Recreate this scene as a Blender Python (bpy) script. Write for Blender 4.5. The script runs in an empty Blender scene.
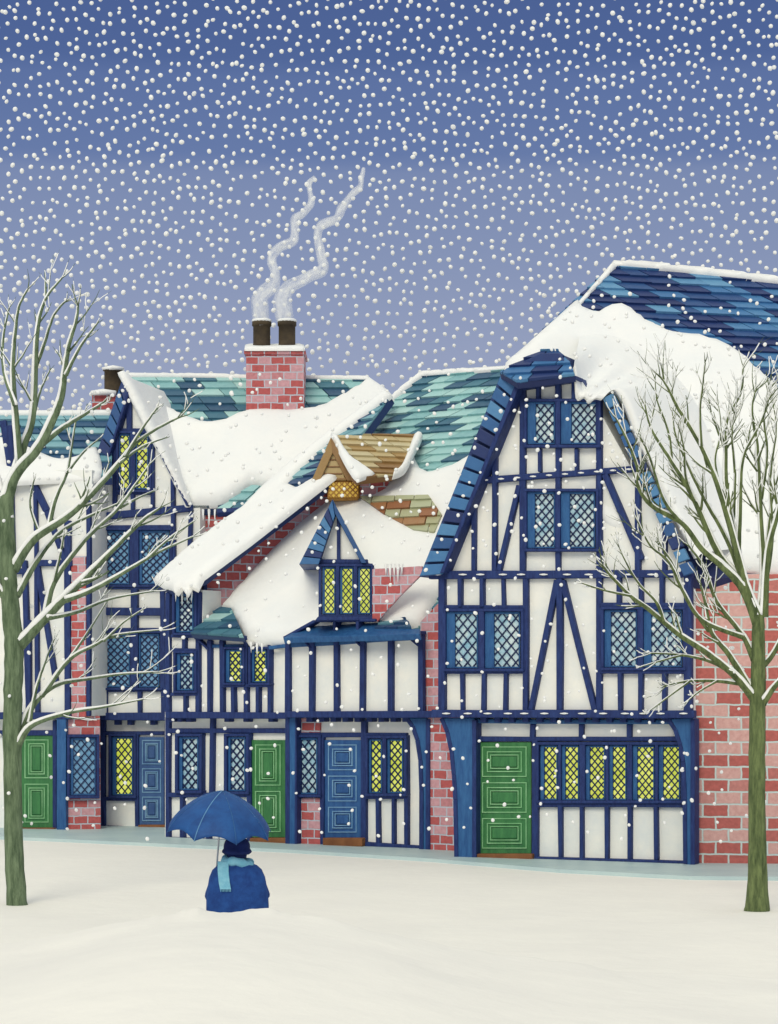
import bpy, bmesh, math, random
import numpy as np
from mathutils import Vector, Matrix, noise
from mathutils.geometry import delaunay_2d_cdt

random.seed(7)
rng = np.random.default_rng(7)
S = bpy.context.scene
COL = S.collection

# ------------------------------------------------------------------ camera, sky, sun, exposure
F, CX, HZ, H = 2200.0, 389.0, 685.0, 3.0      # focal length in pixels, centre column, horizon row, eye height
cam_d = bpy.data.cameras.new('camera')
cam = bpy.data.objects.new('camera', cam_d)
COL.objects.link(cam)
cam.location = (0, 0, H)
cam.rotation_euler = (math.radians(90), 0, 0)
cam_d.sensor_fit = 'HORIZONTAL'
cam_d.sensor_width = 36
cam_d.lens = 36 * F / 778
cam_d.shift_y = (HZ - 512) / 778
cam_d.clip_start = 0.5
cam_d.clip_end = 6000
S.camera = cam
S.render.resolution_x, S.render.resolution_y = 778, 1024

SUN_DIR = Vector((0.23, 0.86, -0.52)).normalized()      # the way the light travels
W = bpy.data.worlds.new('World')
S.world = W
W.use_nodes = True
nt = W.node_tree
nt.nodes.clear()
n_out = nt.nodes.new('ShaderNodeOutputWorld')
n_bg = nt.nodes.new('ShaderNodeBackground')
n_tc = nt.nodes.new('ShaderNodeTexCoord')
n_sep = nt.nodes.new('ShaderNodeSeparateXYZ')
n_ramp = nt.nodes.new('ShaderNodeValToRGB')
n_sky = nt.nodes.new('ShaderNodeTexSky')
n_sky.sky_type = 'NISHITA'
n_sky.sun_disc = False
n_sky.sun_elevation = math.asin(-SUN_DIR.z)
n_sky.sun_rotation = math.atan2(-SUN_DIR.x, -SUN_DIR.y)
n_add = nt.nodes.new('ShaderNodeMix'); n_add.data_type = 'RGBA'; n_add.blend_type = 'ADD'
n_fac = nt.nodes.new('ShaderNodeMapRange')
n_mul = nt.nodes.new('ShaderNodeVectorMath'); n_mul.operation = 'SCALE'; n_mul.inputs['Scale'].default_value = 0.03
def lin(c):
    return tuple(((v / 255) / 12.92 if v / 255 <= 0.04045 else ((v / 255 + 0.055) / 1.055) ** 2.4) for v in c)
stops = [(0.0, (168, 176, 197)), (0.10, (159, 169, 194)), (0.15, (148, 159, 189)), (0.19, (134, 148, 182)),
         (0.226, (122, 138, 176)), (0.233, (103, 123, 168)), (0.266, (92, 113, 161)), (0.274, (80, 102, 152)),
         (0.31, (74, 95, 146)), (0.36, (78, 98, 148)), (0.60, (236, 236, 226))]
cr = n_ramp.color_ramp
while len(cr.elements) < len(stops):
    cr.elements.new(0.5)
for e, (p, c) in zip(cr.elements, stops):
    e.position = p
    e.color = (*lin(c), 1)
nt.links.new(n_tc.outputs['Generated'], n_sep.inputs[0])
nt.links.new(n_sep.outputs['Z'], n_ramp.inputs[0])
nt.links.new(n_sep.outputs['Z'], n_fac.inputs['Value'])
n_fac.inputs['From Min'].default_value = 0.36
n_fac.inputs['From Max'].default_value = 0.7
nt.links.new(n_sky.outputs[0], n_mul.inputs[0])
nt.links.new(n_fac.outputs['Result'], n_add.inputs[0])
nt.links.new(n_ramp.outputs[0], n_add.inputs[6])
nt.links.new(n_mul.outputs[0], n_add.inputs[7])
nt.links.new(n_add.outputs[2], n_bg.inputs['Color'])
n_bg.inputs['Strength'].default_value = 0.96
nt.links.new(n_bg.outputs[0], n_out.inputs['Surface'])

sun_d = bpy.data.lights.new('sun', 'SUN')
sun_d.energy = 1.5
sun_d.angle = math.radians(26)
sun_d.color = (1.0, 0.92, 0.72)
sun = bpy.data.objects.new('sun', sun_d)
COL.objects.link(sun)
sun.location = (-20, -20, 40)
sun.rotation_euler = SUN_DIR.to_track_quat('-Z', 'Y').to_euler()

S.view_settings.view_transform = 'Standard'
S.view_settings.look = 'None'
S.view_settings.exposure = 0.07
S.view_settings.gamma = 1.0
S.view_settings.use_curve_mapping = False

# ------------------------------------------------------------------ helpers
def P(px, py, Y):
    return Vector(((px - CX) / F * Y, Y, H + (HZ - py) / F * Y))
def base_Y(py):                   # distance of ground contact seen at image row py
    return F * H / (py - HZ)

class Plane:
    def __init__(s, a, b, c):     # a -> b roughly rightwards, c above
        s.o = a.copy()
        n = (b - a).cross(c - a).normalized()
        if n.y > 0: n = -n
        s.n = n
        if abs(n.z) > 0.999: s.u = Vector((1, 0, 0))
        else: s.u = Vector((0, 0, 1)).cross(n).normalized()
        s.v = n.cross(s.u).normalized()
    def at(s, px, py, off=0.0):
        d = Vector(((px - CX) / F, 1, (HZ - py) / F))
        c = Vector((0, 0, H))
        o = s.o + s.n * off
        t = (o - c).dot(s.n) / d.dot(s.n)
        return c + d * t
    def uv(s, p):
        q = p - s.o
        return (q.dot(s.u), q.dot(s.v))
    def p3(s, u, v, off=0.0):
        return s.o + s.u * u + s.v * v + s.n * off
def facade(xl, yl, xr, yr, off=0.0):   # vertical plane whose foot is seen from (xl,yl) to (xr,yr)
    a, b = P(xl, yl, base_Y(yl)), P(xr, yr, base_Y(yr))
    p = Plane(a, b, a + Vector((0, 0, 3)))
    p.o = p.o + p.n * off
    return p

class MB:
    def __init__(s):
        s.v, s.f, s.uv, s.r, s.sm = [], [], [], [], []
    def face(s, pts, pl=None, rnd=0.5, smooth=False, uvs=None):
        i = len(s.v)
        s.v.extend(pts)
        s.f.append(tuple(range(i, i + len(pts))))
        if uvs is None:
            uvs = [pl.uv(p) for p in pts] if pl else [(p.x, p.z) for p in pts]
        s.uv.append(uvs); s.r.append(rnd); s.sm.append(smooth)
    def prism(s, front, back, pl=None, rnd=0.5):
        n = len(front)
        i = len(s.v)
        s.v.extend(front); s.v.extend(back)
        a = Vector((0, 0, 0))
        for k in range(n):
            a += front[k].cross(front[(k + 1) % n])
        flip = a.dot(front[0] - back[0]) < 0
        def put(ids):
            if flip: ids = ids[::-1]
            s.f.append(tuple(i + j for j in ids))
            pts = [s.v[i + j] for j in ids]
            s.r.append(rnd); s.sm.append(False)
            return pts
        pts = put(list(range(n)))
        s.uv.append([pl.uv(p) if pl else (p.x, p.z) for p in pts])
        pts = put(list(range(n, 2 * n))[::-1])
        s.uv.append([pl.uv(p) if pl else (p.x, p.z) for p in pts])
        for k in range(n):
            j = (k + 1) % n
            pts = put([k, k + n, j + n, j])
            e = front[j] - front[k]
            vert = abs(e.z) > abs(e.x) + abs(e.y)
            s.uv.append([((p.y, p.z) if vert else (p.x, p.y)) for p in pts])
    def slab(s, pl, px, o0, o1, rnd=0.5):
        fr = [pl.at(x, y, o1) for x, y in px]
        s.prism(fr, [p - pl.n * (o1 - o0) for p in fr], pl, rnd)
    def rect(s, pl, x0, y0, x1, y1, o0, o1, rnd=0.5):
        s.slab(pl, [(x0, y0), (x1, y0), (x1, y1), (x0, y1)], o0, o1, rnd)
    def tube(s, pts, rad, sides=8, cap=True):
        rings = []
        prev = None
        for k, p in enumerate(pts):
            t = (pts[min(k + 1, len(pts) - 1)] - pts[max(k - 1, 0)])
            if t.length < 1e-9: t = Vector((0, 0, 1))
            t.normalize()
            if prev is None:
                prev = t.orthogonal().normalized()
            a = (prev - t * prev.dot(t))
            if a.length < 1e-6: a = t.orthogonal()
            a.normalize(); prev = a
            b = t.cross(a)
            i = len(s.v)
            for j in range(sides):
                an = 2 * math.pi * j / sides
                s.v.append(p + (a * math.cos(an) + b * math.sin(an)) * rad[k])
            rings.append(i)
        L = 0
        for k in range(len(rings) - 1):
            l2 = L + (pts[k + 1] - pts[k]).length
            for j in range(sides):
                j2 = (j + 1) % sides
                s.f.append((rings[k] + j, rings[k] + j2, rings[k + 1] + j2, rings[k + 1] + j))
                s.uv.append([(j / sides, L), ((j + 1) / sides, L), ((j + 1) / sides, l2), (j / sides, l2)])
                s.r.append(0.5); s.sm.append(True)
            L = l2
        if cap:
            for r, fl in ((rings[0], True), (rings[-1], False)):
                ids = [r + j for j in range(sides)]
                if fl: ids = ids[::-1]
                s.f.append(tuple(ids)); s.uv.append([(0, 0)] * sides); s.r.append(0.5); s.sm.append(True)
    def build(s, name, mat, parent=None, bevel=0.0, seg=2):
        L = root_loc(parent)
        me = bpy.data.meshes.new(name)
        me.from_pydata([tuple(p - L) for p in s.v], [], s.f)
        uvl = me.uv_layers.new(name='UVMap')
        uvl.data.foreach_set('uv', [c for f in s.uv for p in f for c in p])
        at = me.attributes.new('rnd', 'FLOAT', 'FACE')
        at.data.foreach_set('value', s.r)
        me.polygons.foreach_set('use_smooth', s.sm)
        me.materials.append(mat)
        me.update()
        o = bpy.data.objects.new(name, me)
        COL.objects.link(o)
        if parent: o.parent = parent
        if bevel:
            b = o.modifiers.new('bevel', 'BEVEL'); b.width = bevel; b.segments = seg; b.limit_method = 'ANGLE'
            b.angle_limit = math.radians(50)
        return o
def root_loc(o):
    if o is None: return Vector((0, 0, 0))
    while o.parent: o = o.parent
    return o.location
def thing(name, loc, label, cat, group=None):
    o = bpy.data.objects.new(name, None)
    COL.objects.link(o)
    o.location = loc
    o.empty_display_size = 0.5
    o['label'] = label; o['category'] = cat
    if group: o['group'] = group
    return o

# ------------------------------------------------------------------ materials
def new_mat(name):
    m = bpy.data.materials.new(name); m.use_nodes = True
    t = m.node_tree
    return m, t, t.nodes['Principled BSDF']
def paint(name, c1, c2=None, rough=0.6, scale=3.0, bump=0.25, bscale=25.0, stretch=None, dist=0.01, spec=0.3):
    m, t, b = new_mat(name)
    c1 = lin(c1); c2 = lin(c2) if c2 else tuple(v * 0.8 for v in c1)
    tc = t.nodes.new('ShaderNodeTexCoord')
    mp = t.nodes.new('ShaderNodeMapping')
    if stretch: mp.inputs['Scale'].default_value = stretch
    t.links.new(tc.outputs['Object'], mp.inputs[0])
    n = t.nodes.new('ShaderNodeTexNoise'); n.inputs['Scale'].default_value = scale; n.inputs['Detail'].default_value = 6
    n.inputs['Roughness'].default_value = 0.65
    t.links.new(mp.outputs[0], n.inputs['Vector'])
    r = t.nodes.new('ShaderNodeValToRGB')
    r.color_ramp.elements[0].position = 0.35; r.color_ramp.elements[0].color = (*c2, 1)
    r.color_ramp.elements[1].position = 0.65; r.color_ramp.elements[1].color = (*c1, 1)
    t.links.new(n.outputs['Fac'], r.inputs[0])
    t.links.new(r.outputs[0], b.inputs['Base Color'])
    b.inputs['Roughness'].default_value = rough
    b.inputs['Specular IOR Level'].default_value = spec
    if bump:
        n2 = t.nodes.new('ShaderNodeTexNoise'); n2.inputs['Scale'].default_value = bscale; n2.inputs['Detail'].default_value = 5
        t.links.new(mp.outputs[0], n2.inputs['Vector'])
        bp = t.nodes.new('ShaderNodeBump'); bp.inputs['Strength'].default_value = bump; bp.inputs['Distance'].default_value = dist
        t.links.new(n2.outputs['Fac'], bp.inputs['Height'])
        t.links.new(bp.outputs[0], b.inputs['Normal'])
    return m
def tile_mat(name, cols, rough=0.55):
    m, t, b = new_mat(name)
    a = t.nodes.new('ShaderNodeAttribute'); a.attribute_name = 'rnd'
    tc = t.nodes.new('ShaderNodeTexCoord')
    n = t.nodes.new('ShaderNodeTexNoise'); n.inputs['Scale'].default_value = 9; n.inputs['Detail'].default_value = 6
    t.links.new(tc.outputs['Object'], n.inputs['Vector'])
    ma = t.nodes.new('ShaderNodeMath'); ma.operation = 'MULTIPLY_ADD'; ma.inputs[1].default_value = 0.16; ma.inputs[2].default_value = -0.08
    ad = t.nodes.new('ShaderNodeMath'); ad.operation = 'ADD'
    t.links.new(n.outputs['Fac'], ma.inputs[0])
    t.links.new(ma.outputs[0], ad.inputs[0]); t.links.new(a.outputs['Fac'], ad.inputs[1])
    r = t.nodes.new('ShaderNodeValToRGB')
    while len(r.color_ramp.elements) < len(cols): r.color_ramp.elements.new(0.5)
    for k, (e, c) in enumerate(zip(r.color_ramp.elements, cols)):
        e.position = k / (len(cols) - 1); e.color = (*lin(c), 1)
    t.links.new(ad.outputs[0], r.inputs[0])
    t.links.new(r.outputs[0], b.inputs['Base Color'])
    b.inputs['Roughness'].default_value = rough
    bp = t.nodes.new('ShaderNodeBump'); bp.inputs['Strength'].default_value = 0.4; bp.inputs['Distance'].default_value = 0.01
    n2 = t.nodes.new('ShaderNodeTexNoise'); n2.inputs['Scale'].default_value = 30; n2.inputs['Detail'].default_value = 5
    t.links.new(tc.outputs['Object'], n2.inputs['Vector'])
    t.links.new(n2.outputs['Fac'], bp.inputs['Height']); t.links.new(bp.outputs[0], b.inputs['Normal'])
    return m
def brick_mat(name, c1, c2, cm, bw, rh, ms=0.02):
    m, t, b = new_mat(name)
    uv = t.nodes.new('ShaderNodeUVMap')
    nz = t.nodes.new('ShaderNodeTexNoise'); nz.inputs['Scale'].default_value = 6; nz.inputs['Detail'].default_value = 3
    t.links.new(uv.outputs[0], nz.inputs['Vector'])
    wob = t.nodes.new('ShaderNodeMix'); wob.data_type = 'RGBA'; wob.blend_type = 'LINEAR_LIGHT'
    wob.inputs[0].default_value = 0.018
    t.links.new(uv.outputs[0], wob.inputs[6]); t.links.new(nz.outputs['Color'], wob.inputs[7])
    k = t.nodes.new('ShaderNodeTexBrick')
    k.inputs['Scale'].default_value = 1; k.inputs['Brick Width'].default_value = bw; k.inputs['Row Height'].default_value = rh
    k.inputs['Mortar Size'].default_value = ms; k.inputs['Mortar Smooth'].default_value = 0.2; k.inputs['Bias'].default_value = 0.0
    t.links.new(wob.outputs[2], k.inputs['Vector'])
    k.inputs['Color1'].default_value = (0, 0, 0, 1); k.inputs['Color2'].default_value = (1, 1, 1, 1); k.inputs['Mortar'].default_value = (0.5, 0.5, 0.5, 1)
    r = t.nodes.new('ShaderNodeValToRGB')
    r.color_ramp.elements[0].position = 0.42; r.color_ramp.elements[0].color = (*lin(c1), 1)
    r.color_ramp.elements[1].position = 0.56; r.color_ramp.elements[1].color = (*lin(c2), 1)
    t.links.new(k.outputs['Color'], r.inputs[0])
    n = t.nodes.new('ShaderNodeTexNoise'); n.inputs['Scale'].default_value = 14; n.inputs['Detail'].default_value = 6
    t.links.new(uv.outputs[0], n.inputs['Vector'])
    hv = t.nodes.new('ShaderNodeMix'); hv.data_type = 'RGBA'; hv.blend_type = 'OVERLAY'; hv.inputs[0].default_value = 0.35
    t.links.new(r.outputs[0], hv.inputs[6]); t.links.new(n.outputs['Fac'], hv.inputs[7])
    mx = t.nodes.new('ShaderNodeMix'); mx.data_type = 'RGBA'
    t.links.new(k.outputs['Fac'], mx.inputs[0]); t.links.new(hv.outputs[2], mx.inputs[6]); mx.inputs[7].default_value = (*lin(cm), 1)
    t.links.new(mx.outputs[2], b.inputs['Base Color'])
    b.inputs['Roughness'].default_value = 0.85
    inv = t.nodes.new('ShaderNodeMath'); inv.operation = 'MULTIPLY_ADD'; inv.inputs[1].default_value = -1; 
    t.links.new(k.outputs['Fac'], inv.inputs[0])
    sc = t.nodes.new('ShaderNodeMath'); sc.operation = 'MULTIPLY_ADD'; sc.inputs[1].default_value = 0.4; sc.inputs[2].default_value = 1.0
    t.links.new(n.outputs['Fac'], sc.inputs[0]); t.links.new(sc.outputs[0], inv.inputs[2])
    bp = t.nodes.new('ShaderNodeBump'); bp.inputs['Strength'].default_value = 0.6; bp.inputs['Distance'].default_value = 0.02
    t.links.new(inv.outputs[0], bp.inputs['Height']); t.links.new(bp.outputs[0], b.inputs['Normal'])
    return m
def lit_mat(name, c1, c2, strength):
    m, t, b = new_mat(name)
    tc = t.nodes.new('ShaderNodeTexCoord')
    n = t.nodes.new('ShaderNodeTexNoise'); n.inputs['Scale'].default_value = 2.5; n.inputs['Detail'].default_value = 2
    t.links.new(tc.outputs['Object'], n.inputs['Vector'])
    r = t.nodes.new('ShaderNodeValToRGB')
    r.color_ramp.elements[0].position = 0.35; r.color_ramp.elements[0].color = (*lin(c2), 1)
    r.color_ramp.elements[1].position = 0.65; r.color_ramp.elements[1].color = (*lin(c1), 1)
    t.links.new(n.outputs['Fac'], r.inputs[0])
    t.links.new(r.outputs[0], b.inputs['Emission Color'])
    b.inputs['Emission Strength'].default_value = strength
    b.inputs['Base Color'].default_value = (0.10, 0.10, 0.03, 1)
    b.inputs['Roughness'].default_value = 0.25
    return m
M = dict(
    snow=paint('snow', (240, 241, 240), (234, 237, 238), 0.65, 1.2, 0.30, 5, dist=0.05, spec=0.2),
    ground=paint('ground_snow', (243, 241, 234), (238, 236, 230), 0.7, 0.6, 0.30, 3.0, dist=0.06, spec=0.2),
    plaster=paint('plaster', (241, 241, 235), (225, 230, 230), 0.85, 1.7, 0.3, 14, dist=0.012),
    timber=paint('navy_timber', (38, 60, 116), (24, 40, 92), 0.65, 7, 0.5, 22, (3, 3, 0.6)),
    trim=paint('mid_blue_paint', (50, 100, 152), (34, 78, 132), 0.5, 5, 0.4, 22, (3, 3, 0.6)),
    trimlight=paint('pale_blue_paint', (104, 152, 190), (84, 132, 176), 0.5),
    bluedoor=paint('blue_door_paint', (50, 96, 150), (36, 76, 132), 0.45, 4, 0.35, 18, (3, 3, 0.6)),
    bluehighlight=paint('blue_moulding_highlight', (128, 168, 200), (96, 140, 182), 0.45),  # paler blue paints the highlights on the door mouldings
    slateblue_door=paint('grey_blue_door_paint', (66, 100, 150), (48, 80, 132), 0.5),
    greendoor=paint('green_door_paint', (66, 128, 76), (48, 106, 64), 0.45, 4, 0.35, 18, (3, 3, 0.6)),
    greenhighlight=paint('green_moulding_highlight', (150, 200, 152), (112, 172, 118), 0.45),  # paler green paints the highlights on the door mouldings
    step=paint('brown_doorstep', (138, 92, 58), (112, 70, 44), 0.8),
    lead=paint('lead', (26, 42, 88), (18, 30, 70), 0.5, bump=0),
    glass=paint('frosted_glass', (212, 230, 232), (134, 184, 208), 0.22, 4, 0.25, 5, dist=0.01, spec=0.6),
    glassdark=paint('blue_glass', (122, 172, 208), (88, 142, 190), 0.22, 5, 0.25, 5, dist=0.01, spec=0.6),
    lit=lit_mat('lit_glass', (216, 222, 104), (182, 194, 58), 0.92),
    litgold=lit_mat('golden_lit_glass', (226, 190, 82), (190, 146, 44), 0.75),
    teal=tile_mat('teal_slate', [(34, 58, 100), (58, 104, 128), (80, 134, 148), (142, 190, 192), (170, 208, 206)]),
    tealblue=tile_mat('blue_green_slate', [(30, 52, 104), (44, 88, 122), (98, 150, 166), (140, 184, 192)]),
    blueslate=tile_mat('blue_slate', [(18, 36, 88), (24, 50, 106), (40, 88, 142), (58, 112, 164), (96, 148, 186)]),
    tan=tile_mat('tan_tile', [(128, 92, 56), (164, 134, 84), (188, 168, 122), (196, 186, 150)]),
    tan2=tile_mat('brown_green_tile', [(140, 90, 62), (160, 110, 72), (170, 168, 130), (176, 182, 150)]),
    brick=brick_mat('brick', (180, 98, 92), (210, 164, 158), (198, 212, 210), 0.42, 0.206, 0.016),
    bricksmall=brick_mat('small_brick', (178, 88, 88), (198, 150, 158), (186, 192, 204), 0.28, 0.165, 0.013),
    pot=paint('chimney_pot_clay', (84, 72, 54), (60, 52, 42), 0.8),
    wood=paint('brown_wood', (170, 128, 64), (134, 92, 44), 0.7),
    bark=paint('bark', (116, 130, 84), (66, 80, 50), 0.9, 6, 0.8, 16, (2.5, 2.5, 0.5), dist=0.03),
    bark2=paint('grey_bark', (118, 136, 106), (72, 90, 66), 0.9, 6, 0.8, 16, (2.5, 2.5, 0.5), dist=0.03),
    shadedsnow=paint('shaded_snow_pavement', (190, 210, 210), (176, 198, 202), 0.5, 1.0, 0.25, 8, dist=0.02),  # pale blue puts the shade on the snow into the colour
    coat=paint('navy_wool', (36, 80, 148), (26, 60, 124), 0.85, 12, 0.5, 120, dist=0.006),
    hat=paint('navy_felt', (26, 42, 100), (18, 32, 82), 0.85, 12, 0.4, 120, dist=0.004),
    scarf=paint('pale_blue_knit', (138, 198, 218), (112, 178, 204), 0.9, 14, 0.6, 90, dist=0.008),
    canopy=paint('umbrella_cloth', (30, 84, 148), (22, 66, 126), 0.6, 6, 0.2, 60, dist=0.003),
    steel=paint('pale_metal', (208, 214, 218), (188, 196, 204), 0.35, bump=0),
    skin=paint('skin', (214, 168, 146), (202, 152, 130), 0.55),
    boot=paint('boot_leather', (34, 32, 38), (24, 22, 28), 0.5),
)

# ------------------------------------------------------------------ shape builders
def densify(px, step=6.0, smooth=True):
    n = len(px); out = []
    for k in range(n):
        p0, p1, p2, p3 = px[k - 1], px[k], px[(k + 1) % n], px[(k + 2) % n]
        d = math.hypot(p2[0] - p1[0], p2[1] - p1[1])
        m = max(1, int(d / step))
        for j in range(m):
            t = j / m
            if smooth:
                q = []
                for i in (0, 1):
                    a, b, c, e = p0[i], p1[i], p2[i], p3[i]
                    q.append(0.5 * (2 * b + (c - a) * t + (2 * a - 5 * b + 4 * c - e) * t * t + (3 * b - a - 3 * c + e) * t ** 3))
                out.append(tuple(q))
            else:
                out.append((p1[0] + (p2[0] - p1[0]) * t, p1[1] + (p2[1] - p1[1]) * t))
    return out
def snow_patch(name, pl, px, thick, parent, base=0.03, grid=0.12, w=0.4, smooth=True, mat='snow', amp=0.03, step=5):
    """A drift of snow lying on plane pl inside the outline px, rounded at its rim."""
    out = densify(px, step, smooth)
    uv = np.array([pl.uv(pl.at(x, y)) for x, y in out])
    n = len(uv)
    (u0, v0), (u1, v1) = uv.min(0), uv.max(0)
    gu, gv = np.meshgrid(np.arange(u0, u1, grid), np.arange(v0, v1, grid))
    g = np.stack([gu.ravel(), gv.ravel()], 1) + rng.uniform(-.2, .2, (gu.size, 2)) * grid
    a = uv; b = np.roll(uv, -1, 0)
    ins = np.zeros(len(g), bool)
    for k in range(n):
        c = ((a[k, 1] > g[:, 1]) != (b[k, 1] > g[:, 1]))
        with np.errstate(divide='ignore', invalid='ignore'):
            xx = (b[k, 0] - a[k, 0]) * (g[:, 1] - a[k, 1]) / (b[k, 1] - a[k, 1]) + a[k, 0]
        ins ^= c & (g[:, 0] < xx)
    g = g[ins]
    def dist(q):
        best = np.full(len(q), 1e9)
        for k in range(n):
            e = b[k] - a[k]; L = (e @ e) or 1e-12
            t = np.clip(((q - a[k]) @ e) / L, 0, 1)
            d = np.hypot(*(q - a[k] - t[:, None] * e).T)
            best = np.minimum(best, d)
        return best
    g = g[dist(g) > grid * 0.35] if len(g) else g
    co = [Vector(p) for p in uv] + [Vector(p) for p in g]
    vs, es, fs = delaunay_2d_cdt(co, [(k, (k + 1) % n) for k in range(n)], [], 1, 1e-5)[:3]
    q = np.array([tuple(v) for v in vs])
    d = dist(q)
    mb = MB()
    top = []
    for k, v in enumerate(vs):
        x = min(d[k] / w, 1)
        hgt = base + 0.03 + thick * math.sqrt(max(0, 1 - (1 - x) ** 2))
        hgt += amp * x * noise.noise(Vector((v[0] * .9, v[1] * .9, thick * 31))) + 0.35 * amp * x * noise.noise(Vector((v[0] * 3, v[1] * 3, 5)))
        top.append(pl.p3(v[0], v[1], hgt))
    i0 = 0
    mb.v.extend(top)
    bd = {}
    for f in fs:
        f = list(f)
        ar = (vs[f[1]] - vs[f[0]]).cross(vs[f[2]] - vs[f[0]])
        if ar < 0: f = f[::-1]
        mb.f.append(tuple(f)); mb.uv.append([tuple(vs[j]) for j in f]); mb.r.append(.5); mb.sm.append(True)
        for j in range(3):
            e = (f[j], f[(j + 1) % 3])
            if (e[1], e[0]) in bd: del bd[(e[1], e[0])]
            else: bd[e] = 1
    low = {}
    for e in bd:
        for j in e:
            if j not in low:
                low[j] = len(mb.v); mb.v.append(pl.p3(vs[j][0], vs[j][1], -0.02))
    for (p, r) in bd:
        mb.f.append((r, p, low[p], low[r])); mb.uv.append([(0, 0)] * 4); mb.r.append(.5); mb.sm.append(True)
    return mb.build(name, M[mat], parent)

def smooth_path(px, n):
    out = []
    for k in range(len(px) - 1):
        p0, p1, p2, p3 = px[max(k - 1, 0)], px[k], px[k + 1], px[min(k + 2, len(px) - 1)]
        for j in range(n):
            tt = j / n
            out.append(tuple(0.5 * (2 * b + (c - a) * tt + (2 * a - 5 * b + 4 * c - e) * tt * tt + (3 * b - a - 3 * c + e) * tt ** 3) for a, b, c, e in zip(p0, p1, p2, p3)))
    out.append(px[-1]); return out
def clip_poly(sub, clip):
    def area(p): return sum(p[i][0] * p[(i + 1) % len(p)][1] - p[(i + 1) % len(p)][0] * p[i][1] for i in range(len(p)))
    if area(clip) < 0: clip = clip[::-1]
    out = list(sub)
    for k in range(len(clip)):
        a, b = clip[k], clip[(k + 1) % len(clip)]
        inp, out = out, []
        if not inp: break
        def side(p): return (b[0] - a[0]) * (p[1] - a[1]) - (b[1] - a[1]) * (p[0] - a[0])
        for j in range(len(inp)):
            p, q = inp[j - 1], inp[j]
            sp, sq = side(p), side(q)
            if (sp >= 0) != (sq >= 0):
                t = sp / (sp - sq)
                out.append((p[0] + (q[0] - p[0]) * t, p[1] + (q[1] - p[1]) * t))
            if sq >= 0: out.append(q)
    return out
def tiles(mb, pl, px, rh, tw, shear=0.0, deck=0.18, thick=0.05):
    """Courses of slates inside a convex outline; each slate tilts up at its lower edge."""
    poly = [pl.uv(pl.at(x, y)) for x, y in px]
    us = [p[0] for p in poly]; vs = [p[1] for p in poly]
    v = min(vs); row = 0
    sp = abs(shear) * (max(vs) - min(vs)) + 1
    while v < max(vs):
        u = min(us) - sp + random.uniform(0, tw)
        while u < max(us) + sp:
            w = tw * random.uniform(0.72, 1.28)
            s0 = shear * (v - min(vs))
            hh = rh + 0.04
            j = random.uniform(-.015, .015)
            q = [(u + s0, v + j), (u + w - 0.022 + s0, v + j), (u + w - 0.022 + s0 + shear * hh, v + hh), (u + s0 + shear * hh, v + hh)]
            c = clip_poly(q, poly)
            if len(c) >= 3:
                def off(p): return thick * (1 - (p[1] - v) / hh) + 0.012
                lift = random.uniform(0, 0.012)
                fr = [pl.p3(p[0], p[1], off(p) + lift) for p in c]
                bk = [pl.p3(p[0], p[1], -0.01) for p in c]
                mb.prism(fr, bk, pl, random.choice([random.uniform(.08, .4), random.uniform(.68, 1)]))
            u += w
        v += rh; row += 1
    if deck:
        fr = [pl.p3(p[0], p[1], 0.004) for p in poly]
        mb.prism(fr, [p - pl.n * deck for p in fr], pl, 0.0)
def band(mb, pl, outer, inner, n, o0, o1):
    """A strip of verge tiles between two pixel lines (outer, inner)."""
    for k in range(n):
        t0, t1 = k / n + 0.006, (k + 1) / n - 0.006
        L = lambda l, t: (l[0][0] + (l[1][0] - l[0][0]) * t, l[0][1] + (l[1][1] - l[0][1]) * t)
        mb.slab(pl, [L(outer, t0), L(inner, t0), L(inner, t1), L(outer, t1)], o0, o1 + random.uniform(-.012, .012),
                random.choice([.2, .5, .65, .8]) + random.uniform(-.1, .1))

class Timbers:
    def __init__(s, pl, base=0.09): s.pl, s.mb, s.k, s.base = pl, MB(), 0, base
    def add(s, x0, y0, x1, y1, w, jit=0.35):
        d = Vector((x1 - x0, y1 - y0)); L = d.length; d /= L
        nrm = Vector((-d.y, d.x)) * (w / 2)
        j = lambda: random.uniform(-jit, jit)
        m = max(1, int(L / 45))
        A, B = [], []
        for i in range(m + 1):
            q = Vector((x0, y0)) + d * (L * i / m)
            A.append((q.x + nrm.x + j(), q.y + nrm.y + j())); B.append((q.x - nrm.x + j(), q.y - nrm.y + j()))
        s.k += 1
        s.mb.slab(s.pl, A + B[::-1], -0.02, s.base + 0.0022 * (s.k % 19))
    def vs(s, xs, y0, y1, w=5):
        for x in xs: s.add(x, y0, x + random.uniform(-.5, .5), y1, w)
    def hs(s, x0, x1, ys, w=6):
        for y in ys: s.add(x0, y, x1, y, w)
    def build(s, name, parent, mat='timber', bevel=0.018): return s.mb.build(name, M[mat], parent, bevel)

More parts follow.
